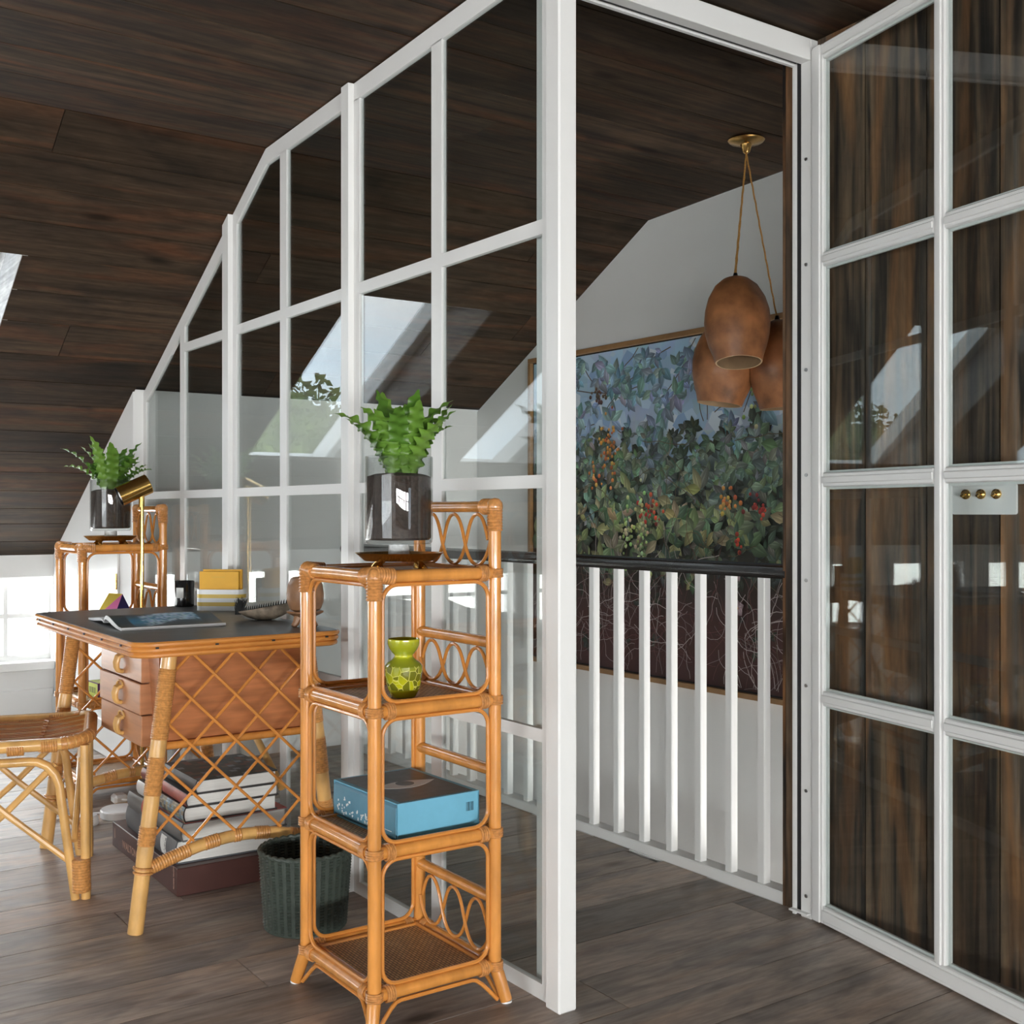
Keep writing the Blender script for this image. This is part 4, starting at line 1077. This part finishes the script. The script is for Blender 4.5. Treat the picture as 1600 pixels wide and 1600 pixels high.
ang = math.atan2(.8196, .5729) + math.radians(-4)
lt_ = thing('letter_box', 'oval white desk box with two yellow stripes at the back of the desk', 'box', (-1.803, -.074, DZ), ang)
z = 0
for k, (h_, mt) in enumerate(((.016, 'ceramic_white'), (.013, 'stripe_yellow'), (.014, 'ceramic_white'), (.013, 'stripe_yellow'), (.016, 'ceramic_white'))):
    out = [(p[0], p[1]) for p in rrect(.083, .033, .028, 0, 8)]; inn = [(p[0], p[1]) for p in rrect(.0785, .0285, .0235, 0, 8)]
    m_ = MB(); nn = len(out)
    m_.add([(a, b_, z) for a, b_ in out] + [(a, b_, z + h_) for a, b_ in out] + [(a, b_, z) for a, b_ in inn] + [(a, b_, z + h_) for a, b_ in inn],
           [(i, (i + 1) % nn, nn + (i + 1) % nn, nn + i) for i in range(nn)] + [(2 * nn + i, 3 * nn + i, 3 * nn + (i + 1) % nn, 2 * nn + (i + 1) % nn) for i in range(nn)] +
           [(nn + i, nn + (i + 1) % nn, 3 * nn + (i + 1) % nn, 3 * nn + i) for i in range(nn)] + ([tuple(range(nn))[::-1]] if k == 0 else []))
    m_.build('wall' if mt == 'ceramic_white' else 'stripe', mt, lt_); z += h_
for i, (dy, hh, lab) in enumerate(((-.012, .132, 'front one of the two yellow envelopes standing in the striped box'), (.006, .138, 'rear one of the two yellow envelopes standing in the striped box'))):
    e_ = thing('yellow_envelope', lab, 'envelope', (0, 0, 0), ang, 'yellow envelopes'); e_.location = Vector((-1.803, -.074, DZ + .001)) + Matrix.Rotation(ang, 3, 'Z') @ Vector((-.004 + i * .006, dy, 0))
    MB().cbox(-.068, .068, -.006, .006, 0, hh, .001).build('envelope', 'yellow_card', e_, False)
    if i == 0: MB().box(-.026, .020, -.0064, -.0058, hh - .020, hh - .0188).build('print_line', 'stripe_yellow', e_, False)

# bark bowl shaped like a spiny fish
sb = thing('bark_bowl', 'curved bark bowl with a spiny rim and black bristle tuft on the desk', 'bowl', (-1.385, -.100, DZ + .0005), ang)
m_ = MB(); nx, nr = 22, 12; vs = []; fs = []
for i in range(nx + 1):
    s_ = -1 + 2 * i / nx; xx = s_ * .085; zr_ = .026 + .020 * max(0, s_) ** 1.5 * 1.4 + .004 * max(0, -s_); dep = (.030 + .012 * max(0, s_)) * (1 - abs(s_) ** 2.4); wd = .034 * (1 - abs(s_) ** 2.2) + .002
    zl = .024 + .030 * (s_ + 1) / 2
    for j in range(nr + 1):
        a = PI + PI * j / nr; vs.append((xx, wd * math.cos(a), max(0.0006, zl + (zl - (.001 + .030 * abs(s_) ** 2.2)) * math.sin(a) * (1 if abs(s_) < .99 else .3))))
for i in range(nx):
    for j in range(nr): fs.append((i * (nr + 1) + j, i * (nr + 1) + j + 1, (i + 1) * (nr + 1) + j + 1, (i + 1) * (nr + 1) + j))
m_.add(vs, fs); o = m_.build('shell', 'shell_bark', sb); md = o.modifiers.new('thick', 'SOLIDIFY'); md.thickness = .0025; md.offset = 1
for i in range(20):
    s_ = -.72 + 1.6 * i / 19; zl = .024 + .030 * (s_ + 1) / 2; wd = .034 * (1 - min(1, abs(s_)) ** 2.2)
    MB().tube([(s_ * .085, -wd, zl), (s_ * .085 + .001, -wd - .001, zl + .007), (s_ * .085 + .002, -wd, zl + .013)], [.0028, .0020, .0004], 6).build('spine', 'bristle', sb)
br_ = MB(); rr = random.Random(2)
for i in range(110):
    a = rr.uniform(0, 2 * PI); r_ = rr.uniform(0, .012); p = Vector((-.078 + r_ * math.cos(a), r_ * math.sin(a), .016)); d = Vector((rr.uniform(-.25, .55), rr.uniform(-.45, .45), 1)).normalized()
    br_.tube([p, p + d * rr.uniform(.030, .056)], [.0015, .0006], 4)
tag(br_.build('bristle_tuft', 'bristle', sb), kind='stuff')
# carved wooden vessel on feet
cv = thing('carved_wooden_vessel', 'brown carved wooden vessel on small feet at the desk corner, behind the tower post', 'vessel', (-1.120, -.082, DZ)); cv.scale = (1.28, 1.28, 1.28)
n = 24; vs = []; fs = []; prof = [(.0, .030), (.018, .031), (.034, .040), (.040, .056), (.041, .075), (.038, .096), (.031, .110), (.026, .113), (.022, .108), (.0, .100)]
for (r_, z_) in prof:
    for j in range(n):
        a = 2 * PI * j / n; k = 1 + .05 * abs(math.cos(2.5 * a + z_ * 12)); vs.append((r_ * k * math.cos(a), r_ * k * math.sin(a), z_))
for i in range(len(prof) - 1):
    for j in range(n): fs.append((i * n + j, i * n + (j + 1) % n, (i + 1) * n + (j + 1) % n, (i + 1) * n + j))
MB().add(vs, fs).build('body', 'carved_wood', cv)
MB().lathe([(0, .020), (.020, .021), (.042, .032), (.043, .036), (.030, .034), (0, .033)], 7).build('leaf_collar', 'carved_wood', cv)
for k in range(3):
    a = 2 * PI * k / 3 + .5; MB().tube([(.016 * math.cos(a), .016 * math.sin(a), .024), (.022 * math.cos(a), .022 * math.sin(a), .010), (.029 * math.cos(a), .029 * math.sin(a), .001)], [.011, .008, .007], 8).build('foot', 'carved_wood', cv)

# ------------------------------------------------------------------ things on the far tower
pr_ = thing('paper_prism', 'small triangular box in yellow, pink and navy on the far tower', 'box', (-2.60, -.205, LV[2] + .0056), math.radians(20))
def tri(name, pts, mat): MB().add(pts, [tuple(range(len(pts)))]).build(name, mat, pr_, False)
h = .098; a_, b2, c2 = (-.055, -.045), (.055, -.045), (.0, .0)
v0, v1, v2, v3, t0, t1 = (-.06, -.05, 0), (.06, -.05, 0), (.06, .05, 0), (-.06, .05, 0), (-.035, 0, h), (.05, 0, h)
tri('yellow_face', [v0, t1, t0], 'yellow'); tri('pink_face', [v0, v1, t1], 'pink'); tri('navy_face', [v1, v2, t1], 'navy'); tri('back_face', [v2, v3, t0, t1], 'yellow'); tri('end_face', [v3, v0, t0], 'pink'); tri('base_face', [v0, v3, v2, v1], 'navy')
lbx = thing('lime_box', 'small lime green box with purple edges on the far tower', 'box', (-2.56, -.23, LV[1] + .0056), math.radians(4))
MB().box(-.055, .055, -.07, .07, .004, .060).build('sleeve', 'lime', lbx, False)
MB().box(-.057, .057, -.071, .071, 0, .004).box(.0551, .057, -.071, .071, .004, .060).box(-.057, .057, -.071, .071, .060, .0625).build('edge', 'purple', lbx, False)
MB().box(-.050, .052, -.066, .066, .0625, .0632).build('lid_panel', 'lime', lbx, False)
for i in range(5): MB().box(-.035 + i * .014, -.029 + i * .014 - (i % 2) * .002, -.0708, -.0699, .022, .044).build('lettering', 'basket_green', lbx, False)

# ------------------------------------------------------------------ floor lamp
lx, ly = -2.32, -.184
lamp = thing('floor_lamp', 'slender brass floor lamp with tilted cylinder head behind the desk', 'lamp', (lx, ly, 0))
MB().lathe([(0, 0), (.11, 0), (.112, .004), (.108, .010), (.014, .013), (.010, .03), (0, .031)], 36).build('base', 'brass', lamp)
MB().rod((0, 0, .012), (0, 0, 1.150), .0068, 12).build('stem', 'brass', lamp)
MB().rod((-.006, 0, 1.118), (-.006, .0, 1.165), .011, 10).build('joint', 'brass', lamp)
ax = (rgt * -.80 + fwd * -.42 + Vector((0, 0, -.42))).normalized(); cen = Vector((0, 0, 1.182)) + rgt * -.030
q = ax.to_track_quat('Z', 'Y').to_matrix(); Ls, Rs = .118, .0375
def head(prof, n=32):
    m_ = MB(); vs = []
    for r_, z_ in prof:
        for j in range(n): vs.append(q @ Vector((r_ * math.cos(2 * PI * j / n), r_ * math.sin(2 * PI * j / n), z_)) + cen)
    m_.add(vs, [(i * n + j, i * n + (j + 1) % n, (i + 1) * n + (j + 1) % n, (i + 1) * n + j) for i in range(len(prof) - 1) for j in range(n)]); return m_
shd = head([(.0005, -Ls / 2), (Rs - .002, -Ls / 2), (Rs, -Ls / 2 + .002), (Rs, Ls / 2), (Rs - .0015, Ls / 2)]).build('shade', 'brass', lamp)
head([(Rs - .0014, Ls / 2), (Rs - .002, -Ls / 2 + .01), (.0005, -Ls / 2 + .01)]).build('lining', 'black_gloss', shd)
head([(.012, -.02), (.016, .0), (.024, .022), (.027, .036), (.024, .048), (.014, .056), (.0005, .058)], 24).build('bulb', 'bulb', lamp)

# ------------------------------------------------------------------ stool
st = thing('bamboo_stool', 'low bamboo stool with slatted rattan seat in front of the desk', 'stool', (-1.668, -.775, 0), math.radians(-16))
SX, SY, SZ = .225, .220, .440
def rimz(p): return SZ + .016 * (abs(p[1]) / SY) ** 2 - .004
rim = [(p[0], p[1], rimz(p)) for p in rrect(SX, SY, .075, 0, 7)]
rm = MB().tube(rim, .0175, 12, closed=True).build('seat_rim', 'bamboo', st)
for (i0, i1) in ((0, 8), (12, 13), (16, 24), (28, 29)):
    m_ = MB()
    for i in range(i0, min(i1, len(rim) - 1)): m_.wrap(rim[i], rim[i + 1], .0186, .006, .0014, 12)
    m_.build('binding', 'bamboo_binding', rm)
for sx in (-1, 1):
    for f in (-.52, .52, .12): MB().wrap((sx * SX, f * SY - .022, rimz((0, f * SY))), (sx * SX, f * SY + .022, rimz((0, f * SY))), .0186, .006, .0016, 12).build('binding', 'bamboo_binding', rm)
for i in range(15):
    xx = -SX + .028 + (2 * SX - .056) * i / 14; lim = SY - .004 - (max(0, abs(xx) - (SX - .075)) ** 2) / .11
    MB().tube([(xx, -lim, rimz((0, lim)) + .008), (xx, -lim * .5, SZ + .002), (xx, 0, SZ - .001), (xx, lim * .5, SZ + .002), (xx, lim, rimz((0, lim)) + .008)], .0034, 7).build('seat_slat', 'bamboo' if i % 3 == 1 else 'rattan_thin', st)  # every third slat paler, imitating highlights on the slats
for yy in (-.09, .09):
    m_ = MB(); m_.tube([(-SX, yy, SZ - .012), (0, yy, SZ - .014), (SX, yy, SZ - .012)], .006, 8); m_.tube([(-SX + .02 + i * .0115, yy + (.006 if i % 2 else -.006), SZ + .004 + (.003 if i % 4 < 2 else -.010)) for i in range(36)], .0024, 5)
    m_.build('cross_tie', 'rattan_binding', st)
RB = .0135
for sx in (-1, 1):
    for sy in (-1, 1):
        bx_, by_ = sx * SX, sy * (SY + .004)
        lg = MB().tube([(bx_ * 1.02, by_ - sy * .012, .0), (bx_ * 1.01, by_ - sy * .014, .2), (bx_ * .985, by_ - sy * .016, SZ - .004)], [RB, RB * 1.0, RB * .95], 12).build('leg', 'bamboo', st)
        MB().wrap((bx_ * 1.02, by_ - sy * .024, .022), (bx_ * 1.02, by_ - sy * .026, .115), .0255, .0075, .0016, 14).build('binding', 'bamboo_binding', lg)
        # splayed second pole under the end of the seat
        MB().tube([(bx_ * 1.0 - sx * .026, by_ - sy * .012, .0), (bx_ - sx * .030, by_ - sy * .012, .14), (bx_ - sx * .055, by_ - sy * .010, SZ - .008)], [RB * .92] * 3, 10).build('leg', 'bamboo', st)
    n = 30; pth = []
    for i in range(n + 1):
        k = -1 + 2 * i / n; e_ = 1 - abs(k)
        # upside-down U: up from the foot, rounded shoulder, flat below the rim
        sgn = 1 if k > 0 else -1
        if e_ < .42: u_ = e_ / .42; pth.append((sx * SX * 1.01, sgn * (SY - .036 - .040 * u_), .0 + .300 * u_))
        elif e_ < .70: u_ = (e_ - .42) / .28; pth.append((sx * SX * 1.0, sgn * (SY - .076 - .075 * (1 - math.cos(u_ * PI / 2))), .300 + .098 * math.sin(u_ * PI / 2)))
        else: u_ = (e_ - .70) / .30; pth.append((sx * SX, sgn * (SY - .151) * (1 - u_), .398))
    MB().tube(pth, RB * .95, 10).build('arched_brace', 'bamboo', st)
    for sg in (-1, 1):
        MB().tube([(sx * (SX - .012) + sg * .004, sg * (SY - .05), .105), (sx * (SX - .012) + sg * .004, 0, .255), (sx * (SX - .012) + sg * .004, -sg * (SY - .09), .385)], .0095, 9).build('cross_brace', 'bamboo', st)
for sy in (-1, 1):
    MB().tube([(-SX + .02, sy * (SY - .03), .16), (-SX * .3, sy * (SY - .02), .30), (SX - .03, sy * (SY - .02), .39)], .0095, 9).build('cross_brace', 'bamboo', st)
    MB().tube([(SX - .02, sy * (SY - .04), .16), (SX * .3, sy * (SY - .03), .30), (-SX + .03, sy * (SY - .03), .39)], .0095, 9).build('cross_brace', 'bamboo', st)

# ------------------------------------------------------------------ books under the desk
def book(name, label, x0, x1, y0, y1, z0, z1, cover, rz=0.0, round_=True, group=None):
    t = thing(name, label, 'book', ((x0 + x1) / 2, (y0 + y1) / 2, z0), rz, group); a, b_, h_ = (x1 - x0) / 2, (y1 - y0) / 2, z1 - z0 - .0004; th = .0035
    MB().box(-a, a, -b_ + .004, b_, 0, th).build('back_cover', cover, t, False); MB().box(-a, a, -b_ + .004, b_, h_ - th, h_).build('front_cover', cover, t, False)
    bl = .007 if round_ else .0; n = 8; vs = []
    for i in range(n + 1):
        k = -1 + 2 * i / n; yy = -b_ - bl * (1 - k * k) + .004; zz_ = h_ / 2 + k * h_ / 2
        vs += [(-a, yy, zz_), (a, yy, zz_), (-a, yy + .004, zz_), (a, yy + .004, zz_)]
    fs = []
    for i in range(n):
        p, q = i * 4, i * 4 + 4; fs += [(p, p + 1, q + 1, q), (p + 2, q + 2, q + 3, p + 3), (p + 1, p + 3, q + 3, q + 1), (p, q, q + 2, p + 2)]
    sp = MB().add(vs, fs).build('spine', cover, t)
    MB().box(-a + .005, a - .006, -b_ + .004, b_ - .005, th, h_ - th).build('pages', 'pages', t, False)
    return t, sp, a, b_, h_, bl
def spine_patch(sp, b_, h_, x0, x1, z0, z1, mat, name='spine_print', lift=.0085):
    m_ = MB(); n = 6; vs = []
    for i in range(n + 1):
        zz_ = z0 + (z1 - z0) * i / n; k = (zz_ - h_ / 2) / (h_ / 2); yy = -b_ - .007 * (1 - k * k) + .004 - .0005
        vs += [(x0, yy, zz_), (x1, yy, zz_)]
    m_.add(vs, [(i * 2, i * 2 + 1, i * 2 + 3, i * 2 + 2) for i in range(n)]); return m_.build(name, mat, sp, True)
bxb = thing('boxed_book', 'large flat brown boxed book with small lettering, lowest under the desk', 'book', (-1.565, -.245, 0))
MB().cbox(-.316, .316, -.174, .174, 0, .080, .002).build('case', 'box_brown', bxb)
text('lettering', 'WALTON FORD', .034, 'box_brown_print', bxb, (-.205, -.1745, .020), (PI / 2, 0, 0))
MB().box(-.290, -.284, -.1748, -.1738, .032, .062).build('mark', 'box_brown_print', bxb, False)
text('lettering', 'PANCHA TANTRA', .008, 'box_brown_print', bxb, (.291, -.1745, .016), (PI / 2, -PI / 2, 0))
z = .0805
b2_, sp, a, b_, h_, _ = book('art_book', 'thick charcoal book with a pale patterned patch on its spine, directly on the brown box', -1.785, -1.285, -.405, -.085, z, z + .068, 'book_grey', math.radians(-1)); z += .068
spine_patch(sp, b_, h_, .115, .165, .006, h_ - .006, 'label_white'); rr = random.Random(3)
for i in range(16):
    x_ = .146 + rr.uniform(0, .014); z_ = .010 + i * .003; spine_patch(sp, b_ + .0004, h_, x_, x_ + rr.uniform(.002, .008), z_, z_ + .0022, 'bristle')
b3_, sp, a, b_, h_, _ = book('art_book', 'grey book with a bright red band on its spine, in the stack under the desk', -1.762, -1.268, -.402, -.075, z, z + .054, 'book_midgrey', math.radians(.5)); z += .054
spine_patch(sp, b_, h_, -.105, -.065, .001, h_ - .001, 'red_band')
MB().box(-.10, a + .0005, -b_ + .01, b_ + .0005, h_ - .0005, h_ + .0003).build('red_endpaper', 'red_band', b3_, False)
b4_, sp, a, b_, h_, _ = book('art_book', 'silver-white spined book with a painted picture end, middle of the stack under the desk', -1.705, -1.268, -.392, -.105, z, z + .045, 'book_black', 0); z += .045
spine_patch(sp, b_, h_, -a + .001, -.02, .001, h_ - .001, 'ceramic_white')
pp = Paint(0); rn = random.Random(21)
b4c = [lin(120, 110, 84), lin(150, 140, 110), lin(70, 84, 92), lin(96, 120, 134), lin(60, 50, 40), lin(130, 150, 160)]
for i in range(14):
    for j in range(4): pp.poly([(i / 14, j / 4), ((i + 1) / 14, j / 4), ((i + 1) / 14, (j + 1) / 4), (i / 14, (j + 1) / 4)], rn.choice(b4c))
pp.build('spine_picture', 'book_print', sp, lambda u, v, d: (-.02 + u * (a + .019), -b_ - .007 * (1 - (2 * v - 1) ** 2) + .0036, v * h_))
b5_, sp, a, b_, h_, _ = book('art_book', 'red spined book with a glossy jacket, second from the top of the stack', -1.700, -1.262, -.382, -.100, z, z + .037, 'book_black', math.radians(-1)); z += .037
spine_patch(sp, b_, h_, -a + .001, a - .001, .001, h_ - .001, 'book_red')
b6_, sp, a, b_, h_, _ = book('art_book', 'dark art book lying on top of the stack under the desk', -1.545, -1.255, -.362, -.110, z, z + .040, 'book_black', 0); z += .040
spine_patch(sp, b_, h_, -a + .001, -.045, .001, h_ - .001, 'book_midgrey')
jk = Paint(0); rn = random.Random(31)
for i in range(12):
    for j in range(12):
        u, v = i / 12, j / 12; c = lin(44, 40, 38) if rn.random() < .6 else rn.choice([lin(96, 70, 52), lin(120, 128, 138), lin(70, 62, 56), lin(110, 50, 38)])
        jk.poly([(u, v), (u + 1 / 12, v), (u + 1 / 12, v + 1 / 12), (u, v + 1 / 12)], c)
jk.build('cover_picture', 'book_print', b6_, lambda u, v, d: ((u - .5) * (2 * a - .006), -b_ + .008 + v * (2 * b_ - .012), h_ + .0003))

# ------------------------------------------------------------------ green woven basket
bs = thing('woven_basket', 'dark green woven waste basket on the floor between desk and near tower', 'basket', (-.838, -.212, 0))
nA, nZ, Hb = 132, 52, .205; vs = []; fs = []
for side in (0, 1):
    for i in range(nZ + 1):
        z_ = .002 + (Hb - .002) * i / nZ; R_ = .108 + .014 * (i / nZ) - (.006 if side else 0)
        for j in range(nA):
            a = 2 * PI * j / nA; over = math.cos(PI * (j // 2 + i // 1)) ; bump = .0020 * over * (1 if j % 2 else .25) * (1 if not side else -1) + (.0012 if i % 2 else -.0008)
            if i == nZ: bump = .001
            vs.append(((R_ + bump) * math.cos(a), (R_ + bump) * math.sin(a), z_))
    o = side * (nZ + 1) * nA
    for i in range(nZ):
        for j in range(nA):
            f = (o + i * nA + j, o + i * nA + (j + 1) % nA, o + (i + 1) * nA + (j + 1) % nA, o + (i + 1) * nA + j); fs.append(f if not side else f[::-1])
tag(MB().add(vs, fs).build('woven_wall', 'basket_green', bs), kind='stuff')
MB().lathe([(0, .001), (.108, .001), (.108, .006), (0, .007)], 40).build('base', 'basket_green', bs)
pth = [((.1195 + .0012 * math.sin(33 * 2 * PI * k / 132)) * math.cos(2 * PI * k / 132), (.1195 + .0012 * math.sin(33 * 2 * PI * k / 132)) * math.sin(2 * PI * k / 132), Hb + .0022 * math.cos(33 * 2 * PI * k / 132)) for k in range(132)]
MB().tube(pth, .0055, 7, closed=True).build('rim', 'basket_green', bs)

# ------------------------------------------------------------------ cable clutter behind the books
hb = thing('cable_reel', 'flat round white cable reel on the floor behind the books', 'cable reel', (-2.235, -.285, 0))
MB().lathe([(0, 0), (.070, 0), (.074, .004), (.074, .026), (.070, .031), (0, .032)], 36).build('housing', 'white_plastic', hb)
MB().tube([(-.06, -.04, .006), (-.10, -.10, .004), (-.10, -.17, .004), (-.06, -.22, .004), (.0, -.25, .004)], .0035, 7).build('cable', 'white_plastic', hb)
pg = thing('white_plug', 'white mains plug with cable on the floor behind the books', 'plug', (-2.43, -.235, 0))
MB().cbox(-.032, .032, -.026, .026, 0, .036, .009).build('plug_body', 'white_plastic', pg)
MB().tube([(.030, .0, .020), (.10, .03, .026), (.19, .05, .012), (.30, .06, .004)], .004, 8).build('cable', 'white_plastic', pg)
ad_ = thing('white_adapter', 'small white domed adapter on the floor under the desk beside the stool leg', 'adapter', (-2.19, -.415, 0))
MB().lathe([(0, 0), (.034, 0), (.036, .003), (.036, .022), (.030, .034), (.012, .040), (0, .040)], 28).build('housing', 'white_plastic', ad_)
MB().box(-.010, .010, -.0365, -.034, .004, .010).build('socket', 'black_gloss', ad_, False)

# ------------------------------------------------------------------ trees outside, beyond the roof windows
def tree(label, loc, h_, r_, seed):
    t = thing('tree', label, 'tree', loc, group='trees outside the roof windows'); rr = random.Random(seed)
    MB().tube([(0, 0, 0), (.1, 0, h_ * .3), (0, .1, h_ * .6)], [.28, .2, .1], 8).build('trunk', 'bark', t)
    m_ = MB(); blobs = [(rr.uniform(-.6, .6) * r_, rr.uniform(-.6, .6) * r_, h_ * rr.uniform(.35, .82), r_ * rr.uniform(.35, .62)) for _ in range(13)]
    co = MB()
    for (bx_, by_, bz_, br2) in blobs: co.lathe([(br2 * .80 * math.sin(PI * k / 7) + 1e-4, -br2 * .80 * math.cos(PI * k / 7)) for k in range(8)], 9, (bx_, by_, bz_))
    tag(co.build('crown_core', 'tree_leaf', t, False), kind='stuff')
    vs = []; fs = []
    for i in range(24000):
        bx_, by_, bz_, br2 = rr.choice(blobs); d = Vector((rr.gauss(0, 1), rr.gauss(0, 1), rr.gauss(0, 1))).normalized() * br2 * rr.uniform(.78, 1.12)
        p = Vector((bx_, by_, bz_)) + d; a = Vector((rr.gauss(0, 1), rr.gauss(0, 1), rr.gauss(0, 1))).normalized(); b2v = a.orthogonal().normalized(); s_ = rr.uniform(.06, .13)
        o = len(vs); vs += [p - a * s_, p + b2v * s_ * .6, p + a * s_, p - b2v * s_ * .6]; fs.append((o, o + 1, o + 2, o + 3))
    tag(m_.add(vs, fs).build('foliage', 'tree_leaf', t, False), kind='stuff')
tree('tall bushy tree outside, mirrored in the partition panes', (-21, -8.9, -5.0), 9.3, 3.4, 1)
tree('round tree outside, mirrored beside the tall one', (-26, -15.2, -5.0), 7.9, 3.0, 2)
tree('low tree outside at the edge of the mirrored view', (-32, -23.0, -5.2), 7.2, 3.2, 3)
